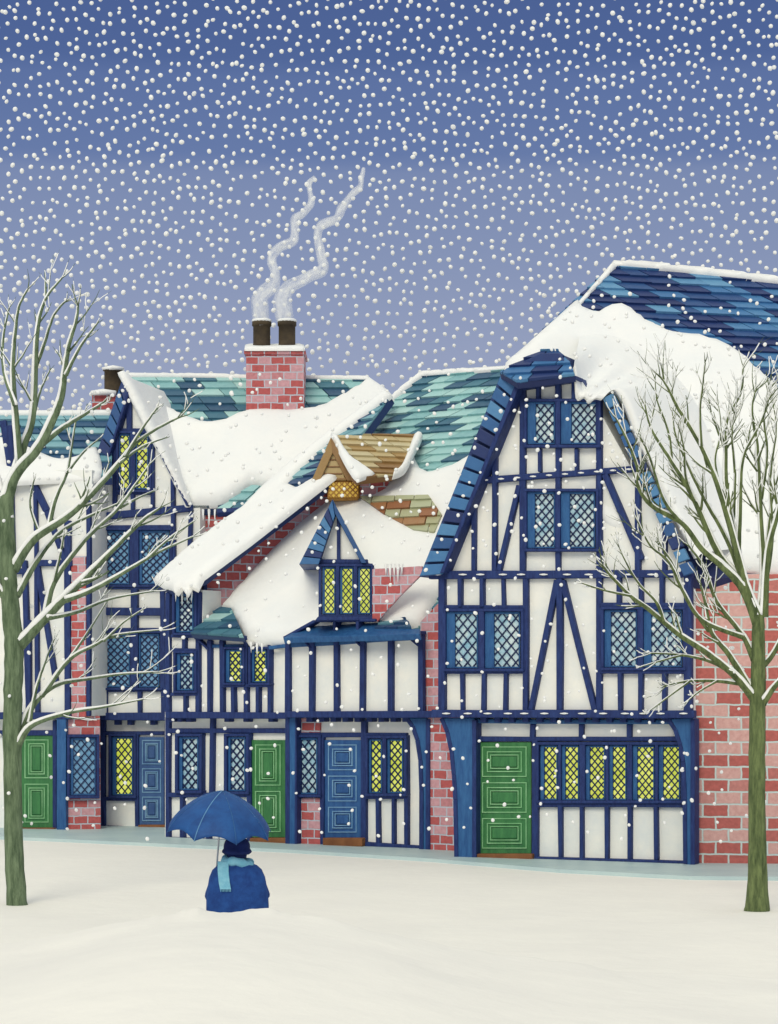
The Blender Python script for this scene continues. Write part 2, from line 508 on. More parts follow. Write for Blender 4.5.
def lattice(mb, pl, r, cw, ch, off, w=1.25):
    x0, y0, x1, y1 = r
    for fam in (0, 1):
        k0 = -int((y1 - y0) / ch) - 3; k1 = int((x1 - x0) / cw) + int((y1 - y0) / ch) + 4
        for k in range(k0, k1):
            if fam == 0: ax, ay, dx, dy = x0 + k * cw, y0, cw, ch
            else: ax, ay, dx, dy = x0 + k * cw, y1, cw, -ch
            t0, t1 = -1e9, 1e9
            for p, d, lo, hi in ((ax, dx, x0, x1), (ay, dy, y0, y1)):
                a, b = (lo - p) / d, (hi - p) / d
                if a > b: a, b = b, a
                t0, t1 = max(t0, a), min(t1, b)
            if t1 - t0 < 0.12: continue
            p, q = (ax + dx * t0, ay + dy * t0), (ax + dx * t1, ay + dy * t1)
            L = math.hypot(dx, dy); nx, ny = -dy / L * w / 2, dx / L * w / 2
            mb.slab(pl, [(p[0] + nx, p[1] + ny), (q[0] + nx, q[1] + ny), (q[0] - nx, q[1] - ny), (p[0] - nx, p[1] - ny)],
                    off - 0.012, off + 0.012 + 0.004 * fam)
def window(parent, pl, x0, y0, x1, y1, lights, kind='glass', label=None, fw=3.0, cas=0.2, cw=6.5, ch=8.0, off=0.0, mat_frame='timber'):
    """Leaded window: dark frame with mullions, blue casements with a wide left bar for the shaded reveal, panes and lead lattice. lights = list of (xa, xb)."""
    fr, ca, glz = MB(), MB(), []
    D = 0.14 + off
    fr.rect(pl, x0 - fw / 2, y0 - fw / 2, x1 + fw / 2, y0 + fw / 2, off - .01, D)
    fr.rect(pl, x0 - fw / 2, y1 - fw / 2, x1 + fw / 2, y1 + fw / 2, off - .01, D + .02)
    xs = [x0] + [(lights[k][1] + lights[k + 1][0]) / 2 for k in range(len(lights) - 1)] + [x1]
    for k, x in enumerate(xs):
        ww = fw if k in (0, len(xs) - 1) else max(fw, lights[k][0] - lights[k - 1][1])
        fr.rect(pl, x - ww / 2, y0, x + ww / 2, y1, off - .01, D - .008)
    for xa, xb in lights:
        xa += .3; xb -= .3
        c = xa + (xb - xa) * cas
        ya, yb = y0 + fw / 2 + .3, y1 - fw / 2 - .3
        ca.rect(pl, xa, ya, c, yb, off, off + 0.075)  # left bar widened in mid-blue to paint the shadowed reveal
        ca.rect(pl, c, ya, xb, ya + 2.2, off, off + 0.07)
        ca.rect(pl, c, yb - 1.6, xb, yb, off, off + 0.07)
        ca.rect(pl, xb - 1.2, ya + 2.2, xb, yb - 1.6, off, off + 0.07)
        r = (c, ya + 2.2, xb - 1.2, yb - 1.6)
        pa, la = MB(), MB()
        pa.rect(pl, *r, off, off + 0.025)
        lattice(la, pl, r, cw * 1.3, ch * 1.3, off + 0.035, 1.08)
        glz.append((ca, pa, la)); ca = MB()
    f = fr.build('window', M[mat_frame], parent, 0.012)
    if label: f['label'] = label
    for ca, pa, la in glz:
        ca.build('casement', M['trim'], f, 0.008)
        pa.build('pane', M[kind], f)
        la.build('lead_lattice', M['lead'], f)
    return f
def door(parent, pl, x0, y0, x1, y1, colour, mould, npan, label, step=None, margin=4.5, rails=True):
    d = MB(); d.rect(pl, x0, y0, x1, y1, -0.02, 0.05)
    o = d.build('door', M[colour], parent, 0.01); o['label'] = label
    m = MB()
    def ring(a, b, c, e, w, o0, o1):
        m.rect(pl, a, b, c, b + w, o0, o1); m.rect(pl, a, e - w, c, e, o0, o1 + .002)
        m.rect(pl, a, b + w, a + w, e - w, o0, o1 - .003); m.rect(pl, c - w, b + w, c, e - w, o0, o1 - .003)
    hgt = (y1 - y0 - margin) / npan
    for i in range(npan):
        ya, yb = y0 + margin + i * hgt, y0 + (i + 1) * hgt - 1
        xa, xb = x0 + margin, x1 - margin
        ring(xa, ya, xb, yb, 0.9, 0.045, 0.068)
        s = min(xb - xa, yb - ya) * 0.16
        ring(xa + s, ya + s, xb - s, yb - s, 0.9, 0.045, 0.075)
        ring(xa + 2 * s - 1.6, ya + 2 * s - 1.6, xb - 2 * s + 1.6, yb - 2 * s + 1.6, 0.8, 0.045, 0.08)
        k = MB(); k.rect(pl, xa + 2 * s, ya + 2 * s, xb - 2 * s, yb - 2 * s, 0.04, 0.085)
        k.build('raised_panel', M[colour], o, 0.02)
    m.build('moulding', M[mould], o)  # raised mouldings, with their highlights put into the colour
    if step:
        s = MB(); s.rect(pl, x0 - 1, step[0], x1 + 1, step[1], -0.02, 0.22)
        s.build('doorstep', M['step'], parent, 0.015)
    return o
def icicles(parent, pl, spots, off=0.2):
    for x, y, L, r in spots:
        mb = MB()
        a, b = pl.at(x, y - 2, off), pl.at(x + random.uniform(-.5, .5), y + L, off)
        m = a.lerp(b, .45)
        mb.tube([a, m, b], [r * a.y / F, r * .6 * a.y / F, .1 * a.y / F], 6)
        mb.build('icicle', M['snow'], parent)
def body(parent, pl, px, depth, mat='plaster', name='plaster_wall', o1=0.0):
    mb = MB(); mb.slab(pl, px, -depth, o1)
    return mb.build(name, M[mat], parent)
def brick(parent, pl, px, o0, o1, name='brick_wall', mat='brick'):
    mb = MB(); mb.slab(pl, px, o0, o1)
    return mb.build(name, M[mat], parent, 0.015)
def pegs(parent, pl, pts, off):
    """short strips of snow caught on the face of the beams"""
    for x, y, w in pts:
        mb = MB()
        p, q = pl.at(x - w / 2, y, off), pl.at(x + w / 2, y, off)
        mb.tube([p, p.lerp(q, .5), q], [.008, .017, .008], 6)
        mb.build('snow_fleck', M['snow'], parent)

# ------------------------------------------------------------------ ground and pavement
def ground():
    xs = np.unique(np.concatenate([np.linspace(-3000, -40, 14), np.linspace(-40, -9, 40), np.linspace(-9, 9, 150), np.linspace(-2.4, -.6, 70), np.linspace(9, 40, 40), np.linspace(40, 3000, 14)]))
    ys = np.unique(np.concatenate([np.linspace(-1500, 0, 8), np.linspace(0, 12, 20), np.linspace(12, 20, 60), np.linspace(20, 21.6, 34), np.linspace(21.6, 50, 90), np.linspace(50, 4000, 16)]))
    me = bpy.data.meshes.new('ground')
    vs, fs = [], []
    def sm(a, b, t):
        t = max(0, min(1, (t - a) / (b - a))); return t * t * (3 - 2 * t)
    for y in ys:
        for x in xs:
            z = 0.0
            if abs(x) < 60 and 0 < y < 60:
                near = math.exp(-((20.55 - y) / .45) ** 2)
                hh = 0.30 + 0.60 * math.exp(-((x + 1.45) / 2.3) ** 2)
                hh += near * (0.03 * noise.noise(Vector((x * 2.6, 3.1, 0))) + 0.02 * noise.noise(Vector((x * 9, 1.1, 0))))
                hh += near * (.07 * math.exp(-((x + 1.80) / .13) ** 2) + .03 * math.exp(-((x + 1.12) / .1) ** 2) - .02 * math.exp(-((x + 1.42) / .12) ** 2))
                hh += .03 * noise.noise(Vector((x * .9, y * .7, 4))) + .012 * noise.noise(Vector((x * 2.3, y * 1.6, 9)))
                z += hh * (1 - sm(20.45, 21.12, y)) * sm(9, 18.5, y)
                far = sm(31, 35, y)
                z += (0.05 * noise.noise(Vector((x * .35, y * .3, 2))) + 0.02 * noise.noise(Vector((x * 1.1, y * .8, 7)))) * (1 - far)
            vs.append((x, y, z))
    nx = len(xs)
    for j in range(len(ys) - 1):
        for i in range(nx - 1):
            fs.append((j * nx + i, j * nx + i + 1, (j + 1) * nx + i + 1, (j + 1) * nx + i))
    me.from_pydata(vs, [], fs)
    me.polygons.foreach_set('use_smooth', [True] * len(fs))
    me.materials.append(M['ground'])
    o = bpy.data.objects.new('ground', me); COL.objects.link(o); o['kind'] = 'structure'
ground()
mb = MB()
edge_far = [(-40, 827), (60, 832), (165, 838), (290, 845), (430, 853), (560, 861), (690, 867), (820, 868)]
edge_near = [(-40, 838), (60, 842), (165, 847), (290, 853), (430, 862), (560, 873), (690, 880), (820, 881)]
for k in range(len(edge_far) - 1):
    q = [P(x, y, base_Y(y)) for x, y in (edge_near[k], edge_near[k + 1], edge_far[k + 1], edge_far[k])]
    q[2] = q[2] + Vector((0, 2.5, 0)); q[3] = q[3] + Vector((0, 2.5, 0))
    mb.prism([p + Vector((0, 0, .06)) for p in q], [p - Vector((0, 0, .2)) for p in q])
o = mb.build('pavement', M['shadedsnow'], None); o['kind'] = 'structure'  # strip tinted as shaded snow along the house fronts

# ------------------------------------------------------------------ HOUSE: tall gabled house on the right
hA = thing('timber_house', P(565, 862, base_Y(862)), 'tallest half-timbered house at right, steep blue-slated gable, six-light yellow window and brick wall beside it', 'house')
GA = facade(455, 859, 692, 867)               # ground floor
FA = facade(455, 859, 692, 867, 0.24)         # jettied upper floors
RA = Plane(P(612, 266, 41.8), P(778, 284, 42.3), P(740, 578, 36.25))     # main roof slope
BA = facade(690, 866.5, 800, 867.5)
brick(hA, BA, [(688, 574), (900, 574), (900, 872), (688, 872)], -3.5, 0.0)
body(hA, GA, [(464, 712), (690, 712), (690, 872), (464, 872)], 3.0)
body(hA, FA, [(439, 714), (439, 575), (519, 386), (574, 372), (592, 398), (690, 573), (690, 714)], 2.2)
# main roof: slates, then snow
mb = MB(); tiles(mb, RA, [(612, 266), (900, 297), (900, 578), (688, 578), (556, 400), (505, 366)], 0.22, 0.5, -0.8, 0.25)
rA = mb.build('roof', M['blueslate'], hA)
mb = MB()
a, b = RA.at(612, 266, -.05), RA.at(505, 366, -.05)
mb.prism([a, b, b + Vector((.2, 4.5, -.5)), a + Vector((1.2, 3.2, -1.5))], [p + Vector((.15, 0, -.2)) for p in (a, b, b + Vector((.2, 4.5, -.5)), a + Vector((1.2, 3.2, -1.5)))])
mb.build('hip_slope', M['blueslate'], rA)
snow_patch('roof_snow', RA, [(577, 303), (581, 313), (591, 317), (603, 313), (614, 309), (629, 314), (645, 326), (665, 336), (681, 340), (699, 341), (722, 349), (742, 361), (758, 376), (778, 394), (830, 440), (900, 470),
    (900, 574), (740, 573), (722, 568), (700, 552), (684, 541), (664, 540), (600, 520), (540, 430), (504, 372), (505, 366), (522, 351), (541, 334), (560, 317)], 0.22, rA, 0.05, 0.16, 0.35)
snow_patch('ridge_snow', RA, [(574, 309), (600, 279), (613, 263.5), (680, 269.5), (778, 281), (900, 294), (900, 299), (778, 285.5), (680, 274), (617, 268), (602, 283), (580, 307)], 0.10, rA, 0.05, 0.08, 0.12, smooth=False)
# gable roof and verge
mb = MB()
mb.slab(FA, [(502, 371), (519, 386), (441, 575), (419, 577)], -3.2, 0.18, 0.25)
mb.slab(FA, [(502, 371), (541, 353), (559, 353), (574, 375), (519, 384)], -3.2, 0.18, 0.25)
mb.slab(FA, [(574, 379), (580, 376), (693, 572), (686, 576)], -0.6, -0.12, 0.25)
band(mb, FA, [(502, 371.5), (419, 577)], [(517.5, 386), (440, 575)], 15, 0.17, 0.30)
band(mb, FA, [(612, 392), (695, 573)], [(602, 397), (684, 577)], 14, 0.15, 0.28)
gA = mb.build('gable_roof', M['blueslate'], hA, 0.012)
mb = MB()
capP = Plane(FA.at(502, 376, .45), FA.at(576, 378, .45), FA.at(545, 350, -.15))
tiles(mb, capP, [(500, 373), (517, 383), (575, 376), (570, 364), (559, 352), (541, 352), (524, 361)], 0.22, 0.42, 0.2, 0.12)
mb.build('half_hip_slate', M['blueslate'], gA)
mb = MB()
mb.slab(FA, [(518.5, 388), (515, 384), (439.5, 573), (443.5, 573)], -0.02, 0.36)
mb.slab(FA, [(515.5, 384.5), (576, 375.5), (576, 379), (517, 388)], -0.02, 0.372)
mb.build('bargeboard', M['timber'], hA, 0.015)
def drift(name, A, B, parent, bulge, skirt):
    """snow filling the valley between a verge (points A) and the roof behind it (points B)"""
    mb = MB(); n, m = len(A), 14
    idx = {}
    for i in range(n):
        idx[i, -1] = len(mb.v); mb.v.append(A[i] + skirt)
        for j in range(m + 1):
            t = j / m
            p = A[i].lerp(B[i], t)
            rim = math.sqrt(max(0, 1 - (1 - min(1, t * 6)) ** 2))
            p = p + Vector((0, -.5, .8)).normalized() * (bulge * rim * (1 - t) ** .7 + .02 * rim * noise.noise(p * 1.4))
            idx[i, j] = len(mb.v); mb.v.append(p)
    for i in range(n - 1):
        for j in range(-1, m):
            mb.f.append((idx[i, j], idx[i + 1, j], idx[i + 1, j + 1], idx[i, j + 1])); mb.uv.append([(0, 0)] * 4); mb.r.append(.5); mb.sm.append(True)
    return mb.build(name, M['snow'], parent)
_a = smooth_path([(574, 366), (575, 376), (577, 397), (581, 399), (585, 397), (590, 402), (596, 398), (602, 399), (605, 396), (609, 392), (615, 390), (622, 398), (629, 413), (635, 430), (645, 452), (659, 480), (673, 510), (687, 538), (697, 558)], 3)
_b = smooth_path([(580, 335), (600, 332), (620, 334), (634, 340), (645, 346), (655, 352), (664, 360), (672, 368), (680, 376), (688, 386), (696, 398), (704, 411), (712, 427), (719, 444), (726, 464), (732, 486), (737, 508), (740, 530), (742, 548)], 3)
drift('snow_on_verge', [FA.at(x, y, .32) for x, y in _a], [RA.at(x, y, .2) for x, y in _b], gA, .07, Vector((0, .35, 0)))
# timber frame, upper floors
T = Timbers(FA)
T.add(522, 386, 522, 574, 6); T.add(557.5, 377, 557.5, 574, 5.5); T.add(598.5, 400, 598.5, 712, 6)
T.vs([537, 573], 380, 399, 3.6); T.vs([539, 576], 448, 472, 3.6)
T.add(479, 480.5, 638, 468.5, 6.5)
T.add(494, 449, 494, 572, 5); T.add(473, 484, 473, 572, 4.5); T.add(518.5, 485, 498, 571, 5)
T.add(604, 474, 641, 560, 6); T.add(637, 470, 637, 573, 5.5); T.add(664, 520, 664, 572, 4)
T.add(428, 575, 692, 573.5, 8)
T.add(441, 577, 441, 712, 6.5); T.vs([459, 481, 502.5], 578, 607, 4); T.hs(441, 523, [607], 4); T.hs(441, 524, [671.5], 4.5)
T.vs([461.5, 483, 505], 672, 711, 4)
T.add(525, 577, 525, 712, 5.5); T.add(559, 578, 559, 712, 6); T.add(556.5, 580, 530, 710, 5.5); T.add(561.5, 580, 594, 710, 5.5)
T.vs([618, 640, 661], 577, 604, 4.5); T.hs(599, 688, [605, 671.5], 4.5); T.vs([619.5, 640, 664], 672, 711, 4.5)
T.add(687.5, 574, 687.5, 714, 8)
T.build('timber_frame', hA)
T = Timbers(FA, 0.15); T.add(431, 713.5, 694, 714.5, 8); T.build('jetty_beam', hA)
T = Timbers(GA, 0.16); T.add(474, 721, 670, 722, 4.5)
T.build('jetty_shade_strip', hA, 'trim')  # mid-blue strip standing in for the jetty beam's shadow
for k in range(14): mb = MB(); mb.rect(GA, 480 + k * 14, 717, 486 + k * 14, 722.5, .1, .26); mb.build('joist_end', M['timber'], hA, 0.012)
pegs(hA, FA, [(440 + 21 * k + random.uniform(-3, 3), 574.5, 8) for k in range(12)] + [(448 + 19.5 * k + random.uniform(-3, 3), 713.5, 8) for k in range(13)] + [(485 + 16 * k, 480 - 1.2 * k, 6) for k in range(10)], 0.17)
w1 = 'dark latticed casement with pale frosted panes'
window(hA, FA, 525, 400, 599, 446, [(527, 555), (560, 597)], cas=.3, cw=6, ch=7)
window(hA, FA, 525, 490, 597, 550, [(527, 555), (560, 595)], cas=.27, cw=6, ch=7)
window(hA, FA, 444, 610, 522, 670, [(446, 478), (484, 520)], cas=.27, cw=7, ch=8.5)
window(hA, FA, 602, 608, 684, 669, [(604, 637), (643, 682)], cw=6.5, ch=7.5)
# ground floor
T = Timbers(GA)
T.hs(474, 684, [739], 5); T.vs([532, 581, 628.5], 724, 738, 5); T.add(534.5, 740, 534.5, 860, 6.5)
T.hs(535, 686, [805], 5); T.vs([559.5, 581, 606, 629, 655.5], 806, 860, 4.2); T.add(533, 859.5, 690, 864.5, 6)
T.build('timber_frame', hA)
window(hA, GA, 537, 743.5, 682, 802, [(540, 557.5), (561, 579), (585, 605), (608.5, 626.5), (632, 654.5), (658, 680)], 'lit', 'long six-light window glowing yellow', cas=.22, cw=5, ch=6)
door(hA, GA, 477.5, 742, 531, 854, 'greendoor', 'greenhighlight', 3, 'three-panelled green door', (854, 859.5))
def bracket(parent, pl, outline, edges, name='bracket_post'):
    mb = MB(); mb.slab(pl, outline, -0.05, 0.24)
    o = mb.build(name, M['trim'], parent, 0.015)
    t = Timbers(pl, 0.25)
    for e in edges:
        for k in range(len(e) - 1): t.add(*e[k], *e[k + 1], 4.2, 0.1)
    t.build('post_edging', o, bevel=0.01)
    return o
lc = [(441, 718), (447, 732), (451, 750), (453.5, 775), (455, 800), (456, 859)]
bracket(hA, GA, lc + [(474, 860), (474, 718)], [lc, [(474, 720), (474, 860)]])
rc = [(668, 719), (675, 730), (680, 745), (683, 762), (684.5, 800), (685, 864)]
bracket(hA, GA, rc + [(693, 867), (693, 718)], [rc, [(692.5, 719), (692.5, 867)]])

# ------------------------------------------------------------------ HOUSE: low white house in the middle
hB = thing('timber_house', P(355, 848, base_Y(848)), 'low white half-timbered house with blue door and small three-light dormer, left of the tallest house', 'house')
GB = facade(290, 846, 426, 851.5)
FB = facade(290, 846, 426, 851.5, 0.28)
RB = Plane(P(283, 638, 41.0), P(420, 634, 39.5), P(465, 374, 45.0))
body(hB, GB, [(290, 712), (428, 712), (428, 856), (290, 856)], 3.0)
body(hB, FB, [(285, 634), (421, 631), (421, 714), (285, 714)], 2.6)
PB = facade(418, 851.5, 456, 853.5, 0.12)
brick(hB, PB, [(420, 622), (441, 600), (446, 712), (468, 716), (468, 858), (420, 856)], -2.0, 0.0, 'brick_pier', 'bricksmall')
PB2 = Plane(RB.at(374, 622, .35), RB.at(425, 620, .35), RB.at(374, 622, .35) + Vector((0, 0, 2)))
mb = MB(); tiles(mb, RB, [(421, 377), (525, 370), (525, 560), (424, 634), (283, 638), (238, 640), (238, 600), (222, 612), (206, 612), (283, 488)][0:5] + [(246, 640), (222, 612), (283, 488)], 0.23, 0.46, 0.85, 0.2)
rB = mb.build('roof', M['teal'], hB)
snow_patch('roof_snow', RB, [(286, 489), (300, 480), (322, 468), (345, 470), (372, 482), (392, 470), (402, 455), (412, 446), (416, 462), (421, 471), (434, 477), (450, 472), (466, 465), (480, 452), (500, 470), (500, 560), (441, 596), (432, 612), (422, 628), (400, 634), (360, 640),
    (320, 643), (290, 647), (268, 646), (262, 648), (255, 643), (250, 647), (244, 638), (236, 622), (228, 612), (222, 613), (240, 592), (280, 548), (318, 508), (334, 493), (318, 490), (300, 492)], 0.2, rB, 0.05, 0.13, 0.35, smooth=False)
snow_patch('ridge_snow', RB, [(386, 404), (421, 374.5), (470, 371), (510, 368.5), (510, 371.5), (470, 374.5), (423, 378.5), (389, 407)], 0.06, rB, 0.05, 0.08, 0.1, smooth=False)
# brick shown below the snow right of the dormer
brick(hB, PB2, [(372, 569), (422, 566), (422, 574), (398, 598), (377, 622), (372, 622)], -0.06, 0.0, 'brick_wall', 'bricksmall')
icicles(hB, PB2, [(386, 566, 10, 1.6), (390, 566, 16, 1.8), (394, 566, 12, 1.6), (398, 566, 18, 1.8), (402, 566, 9, 1.4)], .08)
# patches of tile lying clear of the snow
mb = MB()
pt = Plane(RB.at(360, 500, .32), RB.at(430, 500, .32), RB.at(390, 480, .36))
tiles(mb, pt, [(360, 497), (429, 496), (442, 515), (435, 534), (414, 531), (383, 514)], 0.22, 0.45, -0.3, 0.1)
mb.build('bare_tile_patch', M['tan2'], rB)
# small tan gabled dormer higher up
YD = RB.at(335, 497).y - 1.0
DP = Plane(P(312, 495, YD), P(360, 495, YD), P(312, 440, YD))
mb = MB(); mb.slab(DP, [(328, 500), (328, 478), (331, 455), (341, 455), (358, 478), (358, 500)], -1.6, 0.0)
tg = mb.build('tan_dormer', M['wood'], hB)
mb = MB()
mb.slab(DP, [(331, 437), (311.5, 480.5), (320, 480.5), (333, 452)], -.6, 0.14, .25); mb.slab(DP, [(331, 437), (355, 480.5), (347, 480.5), (332, 452)], -.6, 0.147, .1)
mb.slab(DP, [(329, 452), (335, 452), (346, 480.5), (320, 480.5)], -.3, 0.06, .6)
mb.slab(DP, [(322, 478), (346, 478), (346, 480), (322, 480)], -.3, 0.10, .1)
for yy in (459, 466, 473): mb.slab(DP, [(333 - (yy - 445) * .33, yy), (333 + (yy - 445) * .33, yy), (333 + (yy - 445) * .33, yy + 1.5), (333 - (yy - 445) * .33, yy + 1.5)], -.2, .08, .0)
mb.build('dormer_gable', M['tan'], tg, 0.01)
tp = Plane(P(336, 437, YD + .3), P(416, 436, YD + 1.0), P(385, 476, YD - .5))
mb = MB(); tiles(mb, tp, [(333, 437), (417, 435.5), (402, 469), (393, 476), (357, 480), (354, 477)], 0.2, 0.5, -0.3, 0.12)
mb.build('dormer_roof', M['tan'], tg)
snow_patch('dormer_snow', tp, [(331, 435), (336, 437), (343, 449), (351, 459), (361, 466), (374, 476), (366, 479), (357, 481), (350, 473), (341, 457)], 0.04, tg, .03, .06, .12, step=3)
snow_patch('dormer_snow', tp, [(414, 437), (419, 435), (422, 440), (412, 460), (404, 474), (392, 479), (393, 475), (401, 468), (408, 452)], 0.08, tg, .05, .06, .1, step=3)
mb = MB()
mb.slab(DP, [(360, 478), (391, 478), (383, 495), (360, 497)], -1.2, -0.02)
mb.build('dormer_cheek', M['bricksmall'], tg, .01)
pn, la, fr_ = MB(), MB(), MB()
fr_.rect(DP, 327.5, 480.5, 359.5, 498.5, -.02, .03); pn.rect(DP, 329, 482.5, 358, 497, 0.0, .05); lattice(la, DP, (329, 482.5, 358, 497), 5.5, 5.5, .06)
wf = fr_.build('window', M['wood'], hB, .01); wf['label'] = 'golden diamond-latticed dormer window'
pn.build('pane', M['litgold'], wf); la.build('lead_lattice', M['wood'], wf)
# blue-roofed dormer with three lights
YQ = RB.at(340, 618).y - 0.75
QP = Plane(P(318, 618, YQ), P(374, 618, YQ), P(318, 560, YQ))
mb = MB(); mb.slab(QP, [(318.5, 620), (318.5, 562), (334, 514), (341, 514), (366, 562), (374, 564), (374, 620)], -2.0, 0.0)
dq = mb.build('dormer', M['plaster'], hB)
mb = MB()
mb.slab(QP, [(332.5, 499), (299, 564.5), (318, 564.5), (335, 516)], -2.2, 0.20, .3)
band(mb, QP, [(332.5, 500), (299, 564.5)], [(335, 516), (318.5, 564.5)], 8, 0.19, 0.27)
mb.slab(QP, [(332.5, 499), (336, 506), (366.5, 563), (361.5, 563), (334.5, 513)], -2.2, 0.235, .45)
mb.build('dormer_roof', M['blueslate'], dq, .01)
T = Timbers(QP, .08); T.add(338.6, 514, 338.6, 560, 3.2); T.hs(317, 368, [561.5], 4.2); T.add(336, 512, 319.5, 560, 2.4); T.build('timber_frame', dq)
window(hB, QP, 320, 565, 372.5, 616, [(322, 335.5), (339.5, 353.5), (357.5, 371)], 'lit', 'three-light dormer window glowing yellow', cas=.2, cw=4.5, ch=5.5)
mb = MB(); mb.slab(QP, [(318, 616.5), (375, 616.5), (376, 620.5), (315, 620.5)], -.1, .28); mb.build('window_ledge', M['timber'], dq, .012)
# eave board, strip painted for the shade under the eave
mb = MB()
ep = Plane(FB.at(284, 640, .42), FB.at(420, 633, .42), FB.at(340, 618, -.35))
mb.slab(ep, [(283, 638), (314, 619.5), (375, 618.5), (381, 628), (420, 629), (420, 634), (300, 637)], -.1, .02)
mb.build('eave_lead', M['trim'], hB, .01)
mb = MB(); tiles(mb, ep, [(375, 630), (384, 619), (393, 614), (402, 615), (410, 625), (412, 630)], 0.2, .35, .4, .08); mb.build('bare_tile_patch', M['tealblue'], rB)
T = Timbers(FB, .2); T.add(283, 638, 421, 632.5, 4); T.add(315, 620.5, 375, 620, 3); T.add(283.5, 638, 314, 621, 3); T.vs([334, 357], 621, 632, 3)
T.build('eave_beam', hB)
T = Timbers(FB, .05); T.add(268, 648, 285, 645.5, 4); T.add(285, 645.5, 421, 637, 5); T.build('eave_shade_strip', hB, 'trim')  # mid-blue board drawn in place of the eave's shadow
T = Timbers(FB)
T.add(287, 640, 287, 714, 5.5); T.vs([311, 335.5, 362, 390], 640, 712, 5); T.add(420, 634, 420.5, 714, 5.5)
T.add(302, 639, 311, 649, 2.2); T.add(350, 637, 362, 647, 2.2); T.add(405, 635, 419, 646, 2.2)
T.build('timber_frame', hB)
T = Timbers(FB, .15); T.add(284, 714.5, 444, 714.5, 7); T.build('jetty_beam', hB)
for k in range(9): mb = MB(); mb.rect(GB, 306 + k * 12, 717, 312 + k * 12, 722, .05, .26); mb.build('joist_end', M['timber'], hB, 0.012)
brick(hB, GB, [(295, 718), (320, 718), (320, 733), (295, 733)], -.02, .05, 'brick_panel', 'bricksmall')
brick(hB, GB, [(296, 798), (321.5, 798), (321.5, 849), (296, 849)], -.02, .06, 'brick_panel', 'bricksmall')
window(hB, GB, 296.5, 736, 319, 796, [(298, 317.5)], cas=.03, cw=6, ch=7.5)
window(hB, GB, 366, 737, 405, 795, [(368, 382), (386, 403)], 'lit', 'two-light window glowing yellow', cas=.2, cw=5, ch=6)
door(hB, GB, 323.5, 740, 361, 838, 'bluedoor', 'bluehighlight', 3, 'three-panelled blue door', (838, 846.5))
T = Timbers(GB)
T.hs(294, 406, [735], 5); T.add(321.5, 735, 321.5, 846, 4); T.add(363, 720, 363, 846, 5); T.vs([377, 392.5], 797, 844, 3.5); T.add(405.5, 735, 406, 848, 4)
T.add(362, 844.5, 422, 848.5, 5); T.hs(364, 406, [797], 4)
T.build('timber_frame', hB)
mb = MB(); mb.slab(GB, [(286, 717), (296, 717), (296, 847), (286, 846.5)], -.1, .22); op = mb.build('corner_post', M['trim'], hB, .015)
T = Timbers(GB, .23); T.add(287, 717, 287, 847, 4.5); T.add(295.5, 717, 295.5, 847, 2); T.build('post_edging', op)
bc = [(406, 718), (412, 726), (417, 740), (420, 760), (421, 790), (421, 851)]
bracket(hB, GB, bc + [(428, 852), (428, 718)], [bc, [(427.5, 719), (427.5, 852)]])

# ------------------------------------------------------------------ HOUSE: brick-gabled house with green door
hC = thing('timber_house', P(228, 842, base_Y(842)), 'half-timbered house with green door and snowy sloping verge over a red brick gable', 'house')
GC = facade(165, 839.5, 288, 845.5)
FC = facade(165, 839.5, 288, 845.5, 0.22)
body(hC, GC, [(165, 712), (289, 712), (289, 850), (165, 850)], 3.0)
body(hC, FC, [(165.5, 592), (203, 590), (203, 630), (244, 638), (286, 642), (286, 715), (165.5, 715)], 2.4)
VC = Plane(P(205, 580, 42.3), P(335, 480, 43.2), P(205, 580, 42.3) + Vector((0, 0, 1)))
brick(hC, VC, [(205, 579), (336, 478), (340, 500), (236, 612), (205, 618)], -1.5, 0.0, 'brick_gable', 'bricksmall')
T = Timbers(VC, .12); T.add(205, 579, 336, 477.5, 3); T.add(205.5, 577, 205.5, 616, 4); T.build('verge_board', hC)
RC = Plane(P(205, 578, 41.7), P(335, 478, 42.6), P(265, 490, 43.8))
mb = MB()
tiles(mb, RC, [(156, 583), (172, 590), (203, 578), (330, 481), (391, 397), (388, 393), (266, 488)], .27, .55, .8, .16)
rC = mb.build('roof', M['tealblue'], hC)
snow_patch('roof_snow', RC, [(155, 583), (176, 563), (197, 545), (222, 526), (243, 512), (262, 492), (290, 467), (330, 436), (362, 412), (388, 393), (393, 397), (372, 413), (340, 437), (318, 455), (298, 474), (289, 486), (300, 491), (312, 484), (328, 476), (337, 478), (300, 507), (250, 546), (204, 580), (198, 592), (192, 589), (188, 597), (183, 590), (178, 596), (172, 590), (163, 588)], 0.09, rC, .04, .09, .22, smooth=False, step=4)
icicles(hC, FC, [(176, 592, 10, 1.3), (182, 592, 14, 1.5), (187, 592, 11, 1.4), (192, 591, 12, 1.3), (251, 644, 9, 1.3), (257, 645, 13, 1.5), (262, 645, 10, 1.3)], .3)
